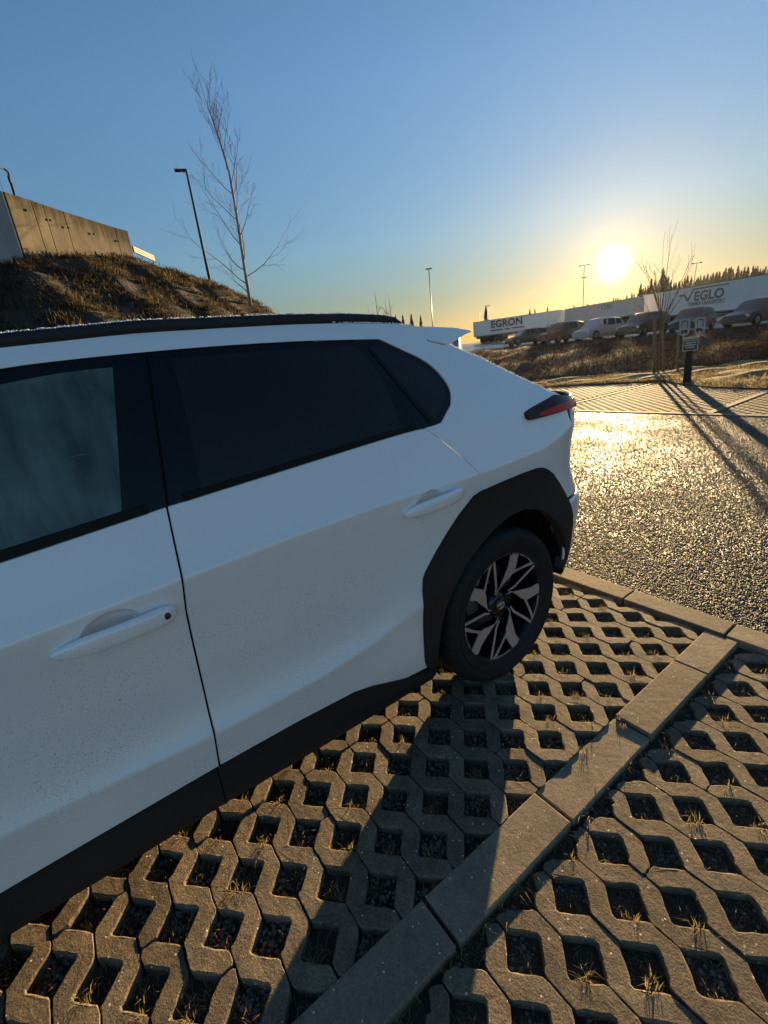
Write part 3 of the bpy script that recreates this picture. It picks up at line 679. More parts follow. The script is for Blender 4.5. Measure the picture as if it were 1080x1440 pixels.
rear_pane = panel('rear_window', RG, PRIVACY, CAR, off=-.0035, thick=.003, step=.04, crease=False, roll=.001)
quarter_pane = panel('quarter_window', QG, PRIVACY, CAR, off=-.0035, thick=.003, step=.03, crease=False, roll=.001)
def strip(name, line, width, m, off, up=1):
    P = line+[(p[0], p[1]+width*up) for p in line[::-1]]
    return panel(name, P, m, CAR, off=off, thick=.01, step=.03, crease=False, roll=.003)
wb = [p for p in win_bottom(-1.0, 1.10)]
belt_f = strip('belt_moulding', [(p[0], p[1]+.001) for p in wb if p[0] < .162], .022, SEAL, .004)
belt_r = strip('belt_moulding', [(p[0], p[1]+.001) for p in wb if p[0] > .182], .018, SEAL, .004)
q_line = panel('window_divider', [(1.088, 1.205), (1.100, 1.207), (1.050, 1.290), (.960, 1.478), (.950, 1.478), (1.040, 1.286)], SEAL, CAR, off=-.001, thick=.004, step=.02, crease=False)
gapb = panel('door_gap_seal', [(.1685, 1.150), (.1755, 1.150), (.218, 1.378), (.247, 1.520), (.240, 1.520), (.211, 1.378)], DARK, CAR, off=-.0045, thick=.002, step=.03, crease=False, roll=.001)
# black cladding
arch_in = ARCH_IN
arch = panel('wheel_arch_cladding', smooth_poly(ARCH, corners=(0, 15), it=1)+ARCH_IN, RUBBER, CAR, off=.011, thick=.05, step=.03, crease=False, roll=.006)
arch_f = panel('wheel_arch_cladding', fa(smooth_poly(ARCH, corners=(0, 15), it=1)+ARCH_IN), RUBBER, CAR, off=.011, thick=.05, step=.04, crease=False, roll=.006)
sill = panel('sill_cladding', [(p[0]-.002, p[1]-.003) for p in SILLTOP]+[(-1.0, .38), (-1.03, .27), (-.441, .258), (.091, .247), (.425, .232), (.70, .226), (.922, .226), (.950, .262)], RUBBER, CAR, Df=Dclad, off=.004, thick=.10, step=.03, crease=False, roll=.008)
sg = panel('sill_joint', [(.0975, .387), (.1015, .387), (.0995, .25), (.0955, .25)], DARK, CAR, Df=Dclad, off=.0048, thick=.003, step=.03, crease=False, roll=.0)
# bowls behind the handles and the handles
def bowl(c, ry, rz, sh, name, parent):
    V = []; F = []; n = 28; rings = 6
    for k in range(rings+1):
        s = 1-k/rings
        for i in range(n):
            a = 2*math.pi*i/n; y = c[0]+ry*s*math.cos(a); z = c[1]+rz*s*math.sin(a)+sh*s*math.cos(a)
            V.append((XS-float(D(y, z))-.0025-.032*(1-s**4), y, z))
    for k in range(rings):
        for i in range(n):
            j = (i+1) % n; F.append((k*n+i, k*n+j, (k+1)*n+j, (k+1)*n+i))
    return pydata(name, V, F, PAINT, parent, True)
bF = bowl((-.03, .897), .070, .056, .007, 'handle_recess', front_door)
bR = bowl((.985, .938), .066, .052, .0056, 'handle_recess', rear_door)
def handle(P, parent, dark=False):
    """P: (y, z, half height, stand-off)"""
    V = []; F = []; n = 18
    for y, z, hh, so in P:
        if dark: hh += .0028; so = -.0035; y += math.copysign(.003, y-P[4][0])
        x = XS-float(D(y, z))+so
        for i in range(n):
            a = 2*math.pi*i/n; ca, sa = math.cos(a), math.sin(a)
            e = .72; ca = math.copysign(abs(ca)**e, ca); sa = math.copysign(abs(sa)**e, sa)
            V.append((x+(.0045 if dark else .011)*ca*min(1, hh/.012), y, z+hh*sa))
    for k in range(len(P)-1):
        for i in range(n):
            j = (i+1) % n; F.append((k*n+i, k*n+j, (k+1)*n+j, (k+1)*n+i))
    F.append(tuple(range(n))); F.append(tuple(reversed(range((len(P)-1)*n, len(P)*n))))
    o = pydata('handle_gasket' if dark else 'handle', V, F, SEAL if dark else PAINT, parent, True); return o
PF = [(-.158, .893, .003, .002), (-.150, .894, .010, .006), (-.12, .8955, .018, .014), (-.08, .897, .024, .022), (-.02, .898, .0255, .027), (.05, .899, .0255, .026), (.085, .8995, .025, .020), (.105, .899, .019, .013), (.113, .898, .012, .006), (.116, .898, .004, .002)]
hF = handle(PF, front_door)
PR = [(.864, .932, .003, .002), (.872, .933, .010, .006), (.90, .936, .018, .014), (.94, .939, .024, .022), (1.0, .942, .0245, .027), (1.07, .945, .0245, .026), (1.11, .946, .024, .020), (1.132, .947, .018, .013), (1.142, .947, .012, .006), (1.146, .947, .004, .002)]
hR = handle(PR, rear_door)
mb = MB(); xk = XS-float(D(.092, .900))+.029; mb.lathe([(0, .0025), (.0075, .002), (.009, 0), (.009, -.012)], 'x', 20, (xk, .090, .8995)); mb.build('lock_cap', LOCK, front_door)
# tail lamp
TL = smooth_poly([(1.583, 1.140), (1.595, 1.130), (1.70, 1.132), (1.86, 1.137), (1.965, 1.135), (1.975, 1.178), (1.88, 1.196), (1.82, 1.206), (1.70, 1.186), (1.60, 1.168), (1.580, 1.158)], corners=(4, 5, 7), it=2)
tail = panel('tail_lamp', TL, LAMP_BLACK, CAR, off=.020, thick=.05, step=.02, crease=False, roll=.007)
tl2 = panel('lamp_band', smooth_poly([(1.640, 1.138), (1.80, 1.140), (1.967, 1.138), (1.972, 1.172), (1.80, 1.168), (1.66, 1.156)], corners=(2, 3), it=1), RED_LAMP, tail, off=.0225, thick=.004, step=.02, crease=False, roll=.001)

for o in (front_door, rear_door):
    c = mirror(o)
    for ch in list(o.children):
        k = mirror(ch); k.parent = c
for o in (quarter, wing, back, back2, surround, front_pane, rear_pane, quarter_pane, belt_f, belt_r, q_line, gapb, arch, arch_f, sill): mirror(o)
c = mirror(tail); k = mirror(tl2); k.parent = c

# parts that cross the car: bumpers, tailgate, roof, bonnet, glass
def wrap(name, y0, zs, m, parent, off=0.0, crown=.05, sign=1, thick=True):
    """a band that starts on the left flank at y0, goes round the rear (sign 1) or the nose (sign -1) to the right flank"""
    V = []; F = []; rows = []
    for z in zs:
        yo = float(yoff(z)) if sign > 0 else float(np.interp(z, [.2, .35, .6, .8, 1.0], [.06, -.02, -.06, -.02, .12]))
        ye = (1.74+.4*.985+yo) if sign > 0 else -(1.75+.55*.985)-yo*0
        ph = [math.sin(a) for a in np.linspace(0, math.pi/2, 12)]
        yc = (1.74+yo) if sign > 0 else -1.75
        if (y0 < yc) == (sign > 0): Ys = list(np.linspace(y0, yc, 5)[:-1])+[yc+(ye-yc)*p for p in ph]
        else: Ys = list(np.linspace(y0, ye, 14))
        left = [(XS-float(D(y, z))+off, y) for y in Ys]
        xe, yl = left[-1]
        nmid = 16; mid = []
        for i in range(1, nmid):
            u = 1-2*i/nmid; mid.append((XC+(xe-XC)*u, yl+sign*(crown*(1-u*u)+off)))
        right = [(2*XC-x, y) for x, y in left[::-1]]
        rows.append([(x, y, z) for x, y in left+mid+right])
    n = min(len(r) for r in rows); b0 = 0
    for r in rows: V += r[:n]
    for k in range(len(rows)-1):
        for i in range(n-1): F.append((k*n+i, k*n+i+1, (k+1)*n+i+1, (k+1)*n+i))
    o = pydata(name, V, F, m, parent, True)
    b = bmesh.new(); b.from_mesh(o.data); bmesh.ops.recalc_face_normals(b, faces=b.faces[:])
    b.to_mesh(o.data); b.free()
    if thick:
        md = o.modifiers.new('sheet', 'SOLIDIFY'); md.thickness = .012; md.offset = -1
    return o
bump = wrap('rear_bumper', 1.800, [.372, .41, .46, .52, .58, .63, .66, .69, .715], PAINT, CAR, 0.0)
wrap('bumper_cladding', 1.815, [.335, .35, .37], RUBBER, CAR, -.004)
gate = wrap('tailgate', 1.912, [.722, .75, .80, .86, .92, .985, 1.05, 1.10, 1.135], PAINT, CAR, -.002)
lb = wrap('light_bar', 1.955, [1.138, 1.15, 1.165, 1.185], LAMP_BLACK, CAR, .016)
wrap('light_strip', 1.962, [1.146, 1.155, 1.163], RED_LAMP, lb, .020, thick=False)
wrap('front_bumper', -1.84, [.28, .33, .40, .50, .60, .68, .73], PAINT, CAR, 0, .10, -1)
wrap('bumper_cladding', -1.82, [.21, .25, .28], RUBBER, CAR, .003, .10, -1)
wrap('nose_panel', -2.02, [.735, .78, .82, .86], GLOSS_BLACK, CAR, -.002, .10, -1)
for s in (1, -1):
    mb = MB(); P = [(-2.06, .735), (-2.26, .74), (-2.28, .775), (-2.12, .80)]
    xs = [XS-float(D(y, z)) for y, z in P]
    mb.prism([((x+.006) if s > 0 else 2*XC-x-.006, y, z) for x, (y, z) in zip(xs, P)], (-.05*s, 0, 0)); mb.build('headlamp', CHROME, CAR, .004)
def skin(name, edge, crown, m, yextra=0, nx=18, off=0.0, dz=0.0, solid=.01):
    """a sheet across the car between left edge points (y, z) and the same on the right"""
    V = []; F = []
    for y, z in edge:
        xe = XS-float(D(y, z))+off
        for i in range(nx+1):
            u = 1-2*i/nx; V.append((XC+(xe-XC)*u, y+yextra*(1-u*u), z+dz+crown*(1-u*u)))
    for k in range(len(edge)-1):
        for i in range(nx): F.append((k*(nx+1)+i, k*(nx+1)+i+1, (k+1)*(nx+1)+i+1, (k+1)*(nx+1)+i))
    o = pydata(name, V, F, m, CAR, True)
    b = bmesh.new(); b.from_mesh(o.data); bmesh.ops.recalc_face_normals(b, faces=b.faces[:])
    if sum(f.normal.z for f in b.faces) < 0: bmesh.ops.reverse_faces(b, faces=b.faces[:])
    b.to_mesh(o.data); b.free()
    md = o.modifiers.new('sheet', 'SOLIDIFY'); md.thickness = solid; md.offset = -1
    return o
skin('roof_panel', dens(ROOF[:7], .08, False), .045, PAINT, dz=-.001)
skin('windscreen', dens([(-.27, 1.535), (-.45, 1.472), (-.8, 1.272), (-1.13, 1.09)], .08, False), .03, PRIVACY, yextra=-.12, dz=-.002, off=-.01)
skin('bonnet', dens([(-1.14, 1.078), (-1.55, 1.018), (-1.95, .928), (-2.10, .80)], .06, False), .05, PAINT, yextra=-.12)
skin('rear_screen', dens([(1.24, 1.488), (1.35, 1.455), (1.507, 1.388), (1.664, 1.297), (1.80, 1.219), (1.875, 1.186)], .05, False), .08, PRIVACY, yextra=.10, dz=0, off=-.004)
# spoiler over the rear screen
SP = [(1.214, 1.546), (1.250, 1.487), (1.345, 1.463), (1.485, 1.499), (1.534, 1.507), (1.52, 1.514), (1.434, 1.529)]
V = []; F = []; nx = 18; n = len(SP)
for i in range(nx+1):
    u = 1-2*i/nx
    for y, z in SP:
        xe = XS-float(D(min(y, 1.36), z))+.002-.10*max(0, y-1.36)
        V.append((XC+(xe-XC)*u, y+.10*(1-u*u)*(1 if y > 1.4 else .3), z+.040*(1-u*u)))
for i in range(nx):
    for k in range(n): F.append((i*n+k, i*n+(k+1) % n, (i+1)*n+(k+1) % n, (i+1)*n+k))
F.append(tuple(range(n))); F.append(tuple(reversed(range(nx*n, (nx+1)*n))))
o = pydata('roof_spoiler', V, F, PAINT, CAR)
b = bmesh.new(); b.from_mesh(o.data); bmesh.ops.recalc_face_normals(b, faces=b.faces[:]); bmesh.ops.bevel(b, geom=[e for e in b.edges if e.calc_face_angle(0) > .5], offset=.005, segments=2, affect='EDGES'); b.to_mesh(o.data); b.free()
# roof rails
for s in (1, -1):
    RL = [(1.150, 1.563, .006), (1.128, 1.572, .014), (1.06, 1.580, .017), (.9, 1.588, .018), (.672, 1.594, .018), (.254, 1.597, .018), (-.052, 1.583, .018), (-.25, 1.560, .018), (-.36, 1.535, .016), (-.40, 1.515, .006)]
    V = []; F = []; n = 12
    for y, z, hh in RL:
        x = XS-float(D(y, min(z, 1.583)))-.012
        for i in range(n):
            a = 2*math.pi*i/n; ca, sa = (math.copysign(abs(q)**.65, q) for q in (math.cos(a), math.sin(a)))
            V.append((x+.018*ca if s > 0 else 2*XC-x-.018*ca, y, z+hh*sa))
    for k in range(len(RL)-1):
        for i in range(n): F.append((k*n+i, k*n+(i+1) % n, (k+1)*n+(i+1) % n, (k+1)*n+i))
    F += [tuple(range(n)), tuple(range((len(RL)-1)*n, len(RL)*n))]
    o = pydata('roof_rail', V, F, RUBBER, CAR, True); b = bmesh.new(); b.from_mesh(o.data); bmesh.ops.recalc_face_normals(b, faces=b.faces[:]); b.to_mesh(o.data); b.free()
# hoar frost along roof rail, spoiler and rear pillar edge
fr = []
def frost_line(P, n, jit, dx):
    P = [np.array(p) for p in P]; d = [np.linalg.norm(P[i+1]-P[i]) for i in range(len(P)-1)]; T = sum(d)
    for _ in range(n):
        t = random.random()*T; i = 0
        while t > d[i]: t -= d[i]; i += 1
        y, z = P[i]+(P[i+1]-P[i])*t/d[i]; y += random.gauss(0, jit); z2 = z
        fr.append((XS-float(D(y, z2))-abs(random.gauss(0, dx)), y, z+.0015))
frost_line([(1.34, 1.463), (1.358, 1.463), (1.507, 1.395), (1.664, 1.304), (1.80, 1.226), (1.875, 1.192)], 900, .003, .012)
frost_line([(.85, 1.577), (1.102, 1.562), (1.20, 1.550)], 260, .003, .012)
for y, z in [(1.128, 1.586), (1.06, 1.597), (.9, 1.606), (.672, 1.612), (.254, 1.615), (-.052, 1.601), (-.25, 1.578)]: pass
RT = [np.array(p) for p in [(1.10, 1.593), (.9, 1.606), (.672, 1.612), (.254, 1.615), (-.052, 1.601), (-.25, 1.578)]]
for _ in range(900):
    i = random.randrange(5); t = random.random(); y, z = RT[i]+(RT[i+1]-RT[i])*t
    fr.append((XS-float(D(y, 1.575))-.012-random.uniform(-.010, .014), y, z))
fr = np.array(fr); s = rng.uniform(.0012, .0034, (len(fr), 1, 1))
V = (fr[:, None, :]+ICO[None]*s).reshape(-1, 3); F = (np.array(icf)[None]+(np.arange(len(fr))*11)[:, None, None]).reshape(-1, 3)
o = tri_mesh('frost', V, F, FROST, CAR); o['kind'] = 'stuff'
# floor, wheel wells, cabin
mb = MB(); mb.box((XC, -.10, .30), (1.52, 1.70, .10)); mb.box((XC, -.05, .36), (1.74, 1.84, .06)); mb.box((XC, 1.85, .52), (1.30, .40, .16)); mb.box((XC, 1.35, .54), (1.0, .9, .2)); mb.box((XC, -1.5, .55), (1.1, 1.1, .4)); mb.build('underbody', DARK, CAR, .01)
for yw in (1.366, -1.484):
    for s in (1, -1):
        mb = MB(); n = 20; V = []; F = []
        for xx in (-.035, -.36):
            for i in range(n+1):
                a = math.pi*(.0+1.12*i/n); V.append((XS-.02+xx if s > 0 else 2*XC-(XS-.02+xx), yw+.02+.425*math.cos(a), .345+.435*math.sin(a)))
        for i in range(n): F.append((i, i+1, n+2+i, n+1+i))
        F.append(tuple(range(n+1, 2*n+2)))
        pydata('wheel_well', V, F, DARK, CAR, True)
for s in (1, -1):
    xs_ = XC+s*.38
    for nm, y0, dy in (('front_seat', -.02, .52), ('rear_seat', .82, .50)):
        mb = MB(); mb.box((xs_, y0-.22, .62), (.50, dy, .16)); Mx = Matrix.Translation((xs_, y0+.08, .90)) @ Matrix.Rotation(R(-14), 4, 'X'); mb.box((0, 0, 0), (.48, .13, .58), Mx, .85)
        mb.box((xs_, y0+.19, 1.27), (.26, .09, .17)); mb.build(nm, SEAT, CAR, .03, 3)
mb = MB(); mb.box((XC, -.90, .92), (1.40, .30, .22)); mb.build('dashboard', SEAT, CAR, .04, 3)
mb = MB(); P = []
for i in range(25):
    a = 2*math.pi*i/24; P.append((XC+.38+.18*math.cos(a), -.62+.07*math.sin(a), 1.0+.17*math.sin(a)))
mb.tube(P, .015, 8, False); mb.box((XC+.38, -.63, .99), (.30, .05, .06)); mb.build('steering_wheel', SEAT, CAR)
# door mirror (out of view)
for s in (1, -1):
    mb = MB(); x = XS-.0 if s > 0 else 2*XC-XS; mb.box((x+.06*s, -.78, 1.14), (.20, .11, .14)); mb.box((x-.04*s, -.80, 1.09), (.12, .06, .03)); mb.build('door_mirror', PAINT, CAR, .03, 3)

# wheels
def polar(r, a): return (r*math.cos(R(a)), r*math.sin(R(a)))
UNIT = {'blade': [(.052, 46), (.080, 36), (.108, 6), (.150, 6.5), (.239, 8.0), (.2475, 4), (.2475, -5), (.169, -11.5), (.132, -6), (.090, 26)],
        'arm': [(.247, 34.2), (.2475, 31.2), (.170, 31.6), (.104, 32), (.070, 44), (.072, 50), (.110, 38), (.193, 35.4)],
        'strut': [(.150, -9), (.170, -11), (.243, -31.5), (.2475, -34.5), (.2465, -36.8), (.185, -22)],
        'arc': [(.2475, -6), (.2485, -20), (.2475, -34), (.2415, -33), (.2425, -20), (.241, -8)]}
def xface(r): return -.006-.030*(1-r/.25)
def make_wheel(s):
    root = empty('wheel'); root.parent = CAR
    n = 168; prof = [(.238, -.012), (.247, -.004), (.262, -.003), (.272, .004), (.285, .010), (.290, .0125), (.293, .0095), (.310, .014), (.318, .0155), (.322, .0125), (.330, .010), (.344, .000), (.353, -.014), (.357, -.030), (.358, -.065), (.359, -.115), (.358, -.165), (.357, -.200), (.352, -.216), (.335, -.228), (.30, -.233), (.25, -.225), (.236, -.21)]
    V = []; F = []
    for i, (r, h) in enumerate(prof):
        for k in range(n):
            a = 2*math.pi*k/n; rr_ = r
            if 11 <= i <= 13 or 17 <= i <= 18: rr_ -= .007 if (k % 4) in (0,) else 0
            if i in (13, 14, 15, 16, 17): rr_ -= .006 if (k+i*2) % 8 == 0 else 0
            V.append((h, rr_*math.cos(a), rr_*math.sin(a)))
    for i in range(len(prof)-1):
        for k in range(n): F.append((i*n+k, i*n+(k+1) % n, (i+1)*n+(k+1) % n, (i+1)*n+k))
    tyre = pydata('tyre', V, F, TYRE, root, True); md = tyre.modifiers.new('e', 'EDGE_SPLIT'); md.split_angle = R(32)
    mb = MB(); mb.lathe([(.252, -.006), (.249, -.001), (.246, -.004), (.240, -.020), (.232, -.05), (.225, -.12), (.222, -.18)], 'x', 96)
    for q in range(5):
        a0 = 70+72*q
        for key in ('blade', 'arm', 'strut', 'arc'):
            P = [(r*.997, a0+a) for r, a in UNIT[key]]
            top = [(xface(r)-.0035, *polar(r, a)) for r, a in P]
            # widened black flanks below the machined face
            cy = sum(p[1] for p in top)/len(top); cz = sum(p[2] for p in top)/len(top)
            bot = [(p[0]-.030, cy+(p[1]-cy)*1.10, cz+(p[2]-cz)*1.10) for p in top]; k = len(top)
            mb.add(top+bot, [tuple(range(k))]+[(i, (i+1) % k, k+(i+1) % k, k+i) for i in range(k)]+[tuple(range(k, 2*k))])
        # dark webs
        P = [(.05, a0+50), (.05, a0-10), (.235, a0-34), (.235, a0-30), (.10, a0+8), (.235, a0+28), (.235, a0+36)]
    mb.lathe([(0, -.034), (.034, -.034), (.050, -.040), (.060, -.052), (.064, -.08), (.064, -.12)], 'x', 40)
    for q in range(5):
        y, z = polar(.057, 34+72*q); mb.lathe([(0, -.0335), (.0085, -.034), (.009, -.05)], 'x', 10, (0, y, z))
    rim = mb.build('rim', RIM_BLACK, root)
    mb = MB()
    for q in range(5):
        a0 = 70+72*q
        for key in ('blade', 'arm', 'strut', 'arc'):
            P = [(r*.997, a0+a) for r, a in UNIT[key]]
            cy = sum(polar(r, a)[0] for r, a in P)/len(P); cz = sum(polar(r, a)[1] for r, a in P)/len(P)
            top = []
            for r, a in P:
                y, z = polar(r, a); top.append((xface(r), cy+(y-cy)*.97, cz+(z-cz)*.97))
            bot = [(p[0]-.003, p[1], p[2]) for p in top]; k = len(top)
            mb.add(top+bot, [tuple(range(k))]+[(i, (i+1) % k, k+(i+1) % k, k+i) for i in range(k)])
    mb.build('rim_face', RIM_SILVER, root)
    mb = MB(); mb.lathe([(0, -.026), (.028, -.0265), (.031, -.030)], 'x', 32); cap = mb.build('hub_cap', RIM_BLACK, root)
    mb = MB()
    def ell(a, b, cy, cz):
        mb.tube([(-.0255, cy+a*math.cos(t_), cz+b*math.sin(t_)) for t_ in np.linspace(0, 2*math.pi, 33)], .0016, 6, False)
    ell(.023, .0155, 0, 0); ell(.0065, .0150, 0, 0); ell(.0150, .0062, 0, .0085)
    mb.build('emblem', CHROME, root)
    mb = MB(); mb.lathe([(.08, -.10), (.165, -.10), (.165, -.122), (.08, -.122)], 'x', 48); mb.box((-.10, -.13, .03), (.06, .07, .15)); mb.build('brake_disc', POLE, root)
    mb = MB(); mb.lathe([(.0, -.14), (.224, -.14), (.224, -.15), (0, -.15)], 'x', 48); mb.build('hub_back', DARK, root)
    if s < 0: root.rotation_euler.z = math.pi
    return root
W0 = make_wheel(1); WX = XS-.030; W0.location = (WX, 1.366, .353)
for (x, y, rz, rx) in ((WX, -1.484, 0, 25), (2*XC-WX, 1.366, math.pi, 40), (2*XC-WX, -1.484, math.pi, 10)):
    w_ = copy_tree(W0, CAR); w_.location = (x, y, .353); w_.rotation_euler = (R(rx), 0, rz)
# ------------------------------------------------------------------ hill on the left
RIDGE = [(-11.0, -4.0, 3.7), (-11.9, -.04, 3.92), (-12.0, .32, 4.08), (-12.58, .75, 4.30), (-14.06, 2.01, 4.69), (-14.73, 2.84, 4.75), (-15.06, 3.65, 4.61), (-15.26, 4.81, 4.30), (-15.42, 5.87, 3.86), (-15.50, 6.99, 3.17), (-15.5, 8.4, 2.2), (-15.4, 10.5, .9), (-15.3, 12.0, .1)]
RA = np.array(RIDGE)
def ridge_at(y): return np.interp(y, RA[:, 1], RA[:, 0]), np.interp(y, RA[:, 1], RA[:, 2])
def lump(x, y):
    return .05*np.sin(x*2.1+1.3*y)+.05*np.sin(2.9*y-x*1.7+1)+.035*np.sin(x*5.3+y*4.1)+.025*np.sin(7.1*y-3.3*x)
def hill_z(x, y):
    xr, zr = ridge_at(y); foot = xr+np.maximum(.5, zr*1.95); t = np.clip((foot-x)/np.maximum(.01, foot-xr), 0, 1)
    front = zr*(t*.92+.08*np.sin(t*math.pi/2)**2)
    backz = zr-.12*(xr-x)-.0
    z = np.where(x < xr, backz, front)
    return z-.09+lump(x, y)*np.clip(z, 0, .6)/.6*np.where(x < xr+.4, .35, 1)
ys_ = np.linspace(-9, 12.0, 211); xs_ = np.linspace(-22, -3.2, 190)
XX, YY = np.meshgrid(xs_, ys_); ZZ = hill_z(XX, YY)
V = np.stack([XX, YY, ZZ], 2).reshape(-1, 3); W = len(xs_); i = (np.arange(len(ys_)-1)[:, None]*W+np.arange(W-1)[None]).ravel()
o = tri_mesh('hill', V, np.c_[i, i+1, i+W+1, i+W], HEATH, smooth=True); o['kind'] = 'structure'
n = 34000; px_ = rng.uniform(-16.2, -5.0, n); py_ = rng.uniform(-3.5, 10.5, n); pz_ = hill_z(px_, py_)
cl = np.sin(px_*3.1+1.7*py_)*np.sin(py_*3.7-px_*1.1)+.6*np.sin(px_*7.3+py_*5.1)*np.sin(py_*8.9-px_*2.7)+rng.normal(0, .35, n)
k = (pz_ > .3) & (cl > -.35); P = np.c_[px_, py_, pz_-.02][k]; hc_ = .6+.5*np.clip(cl[k], -.5, 1.2)
V, F = blades(P, 6, rng.uniform(.05, .17, len(P))*hc_, .014, 2.0, 5, spread=.07); o = tri_mesh('hill_grass', V, F, MOSS); o['kind'] = 'stuff'
V, F = blades(P[::4]+np.array([.03, .02, 0]), 5, rng.uniform(.06, .22, len(P[::4])), .012, 1.6, 6, spread=.06); o = tri_mesh('hill_heather', V, F, STRAW_D); o['kind'] = 'stuff'
k = rng.choice(len(P), 380); V, F = blades(P[k], 3, rng.uniform(.12, .28, 380), .008, .7, 8, spread=.03); o = tri_mesh('tall_dry_stems', V, F, STRAW); o['kind'] = 'stuff'

# concrete retaining wall on the hill: panels with recessed joints, tie holes, coping
def wall(name, label, corners, m, th):
    """corners: list of (top point, bottom point); neighbours bound one panel"""
    root = empty(name, corners[0][1], 0, label, 'wall'); base = Vector(corners[0][1])
    return root, base
WL = empty('retaining_wall', (-13.0, 1.0, 3.6), 0, 'stained concrete retaining wall running along the top of the dark hill', 'wall')
def wall_panel(t0, b0, t1, b1, m, parent, th=.30, g=.007, nrm_=None):
    t0, b0, t1, b1 = map(Vector, (t0, b0, t1, b1)); d = (t1-t0).normalized(); nn = nrm_ or Vector((-d.y, d.x, 0)).normalized()
    t0 += d*g; t1 -= d*g; b0 += d*g; b1 -= d*g; mb = MB(); off = parent.location
    mb.prism([p-off for p in (b0, b1, t1, t0)], nn*th); return mb.build('panel', m, parent, .006, 2)
tops = [(-11.99, .39, 5.13), (-12.48, .80, 5.165), (-12.72, 1.0, 5.175), (-13.16, 1.37, 5.20), (-14.40, 2.52, 5.265), (-14.74, 2.87, 5.285)]
for a, b_ in zip(tops[:-1], tops[1:]):
    wall_panel(a, (a[0], a[1], 3.3), b_, (b_[0], b_[1], 3.6), WALLC, WL)
d = (Vector(tops[-1])-Vector(tops[0])).normalized(); nn = Vector((-d.y, d.x, 0)).normalized()
for i, (f, zz) in enumerate(((.11, 4.93), (.27, 4.90), (.40, 4.87), (.62, 4.92), (.86, 4.95))):
    p = Vector(tops[0]).lerp(Vector(tops[-1]), f); p.z = zz; mb = MB(); mb.tube([p-WL.location+nn*.02, p-WL.location-nn*.002], .022, 10); mb.build('tie_hole', DARK, WL)
WB = empty('retaining_wall', (-11.6, -1.0, 3.2), 0, 'shaded grey concrete wall at the left edge, meeting the stained wall at a corner', 'wall')
wt = [(-11.98, .372, 5.13), (-11.6, -.55, 5.13), (-11.2, -1.5, 5.12), (-10.4, -3.6, 5.1)]
for a, b_ in zip(wt[:-1], wt[1:]):
    wall_panel(b_, (b_[0], b_[1], 2.6), a, (a[0], a[1], 2.8), WALLC2, WB, .3)
# pale plank edging right of the wall
PL = empty('plank_edging', (-15.3, 3.2, 4.7), 0, 'short run of pale wooden planks beside the end of the concrete wall', 'edging')
for k in range(3):
    a = Vector((-14.85, 2.93, 4.97-.05*k)); b_ = Vector((-16.0, 3.66, 5.00-.05*k)); mb = MB(); d = (b_-a).normalized(); nn = Vector((-d.y, d.x, 0))
    mb.prism([p-PL.location for p in (a, b_, b_-Vector((0, 0, .043)), a-Vector((0, 0, .043)))], nn*.04); mb.build('plank', PLANK, PL, .004)
# guard rail with net on the wall's corner
GR = empty('guard_rail', (-12.1, .45, 5.13), 0, 'dark tubular guard rail with netting above the wall corner at the left edge', 'railing')
def T(name, P, r, m, parent, n=8):
    mb = MB(); mb.tube([Vector(p)-parent.location for p in P], r, n); return mb.build(name, m, parent)
T('post', [(-12.28, .55, 5.12), (-12.13, .56, 5.50), (-12.08, .50, 5.535)], .018, POLE_D, GR)
T('rail', [(-12.08, .50, 5.535), (-11.95, .25, 5.545), (-11.5, -.75, 5.54), (-11.0, -1.9, 5.53)], .018, POLE_D, GR)
T('post', [(-11.55, -.78, 5.12), (-11.5, -.75, 5.54)], .018, POLE_D, GR)
mb = MB(); mb.box((.0, .09, .24), (.05, .04, .10)); mb.box((-.06, .10, .13), (.06, .04, .13)); mb.build('clamp', CHASSIS, GR, .008)
for k in range(9):
    f = k/9; a = Vector((-12.18, .53, 5.14)).lerp(Vector((-11.55, -.76, 5.14)), f); T('net_wire', [a, a+Vector((.06, 0, .38))], .0035, POLE_D, GR, 4)

# ------------------------------------------------------------------ lamp posts and masts
def street_lamp(base, top, head, r, label, m=POLE_D, group=None):
    o = empty('street_lamp', base, 0, label, 'street lamp', group)
    T('pole', [base, Vector(base).lerp(Vector(top), .5), top], [r*1.25, r, r*.75], m, o)
    mb = MB(); h = Vector(head)-Vector(top); c = Vector(top)-o.location+h*.5; ang = math.atan2(h.y, h.x)
    mb.box((0, 0, 0), (h.length+.06, max(.10, r*3.2), max(.05, r*1.5)), Matrix.Translation(c) @ Matrix.Rotation(ang, 4, 'Z')); mb.build('lamp_head', m, o, .015)
    return o
street_lamp((-19.04, 6.11, 4.2), (-19.05, 6.10, 8.38), (-19.16, 5.76, 8.39), .045, 'tall street lamp behind the hill with its flat head pointing left')
def mast(base, top, r, label, arms, name='lamp_mast'):
    o = empty(name, base, 0, label, 'mast'); T('pole', [base, top], [r*1.3, r*.7], POLE, o)
    for dx, dz, L_ in arms:
        c = Vector(top)+Vector((0, 0, dz)); side = Vector((.85, .53, 0)); T('crossarm', [c-side*L_/2, c+side*L_/2], r*.8, POLE, o)
        for s in (-.5, .5):
            mb = MB(); p = c+side*L_*s-o.location; mb.box((p.x, p.y, p.z), (r*4, r*3, r*2)); mb.build('floodlight', POLE_D, o)
    return o
mast((-44.7, 40.05, .9), (-44.66, 40.07, 10.58), .065, 'slim mast with small head above the car roof, left of the white trailers', [(0, 0, .45)])
mast((-47.6, 76.4, 1.5), (-47.55, 76.41, 11.9), .065, 'tall floodlight mast just left of the sun', [(0, 0, 1.3), (0, -1.8, .5)])
mast((-60.1, 67.0, 1.2), (-60.06, 67.03, 7.95), .05, 'short distant mast above the EGRON trailer', [(0, 0, .6)])
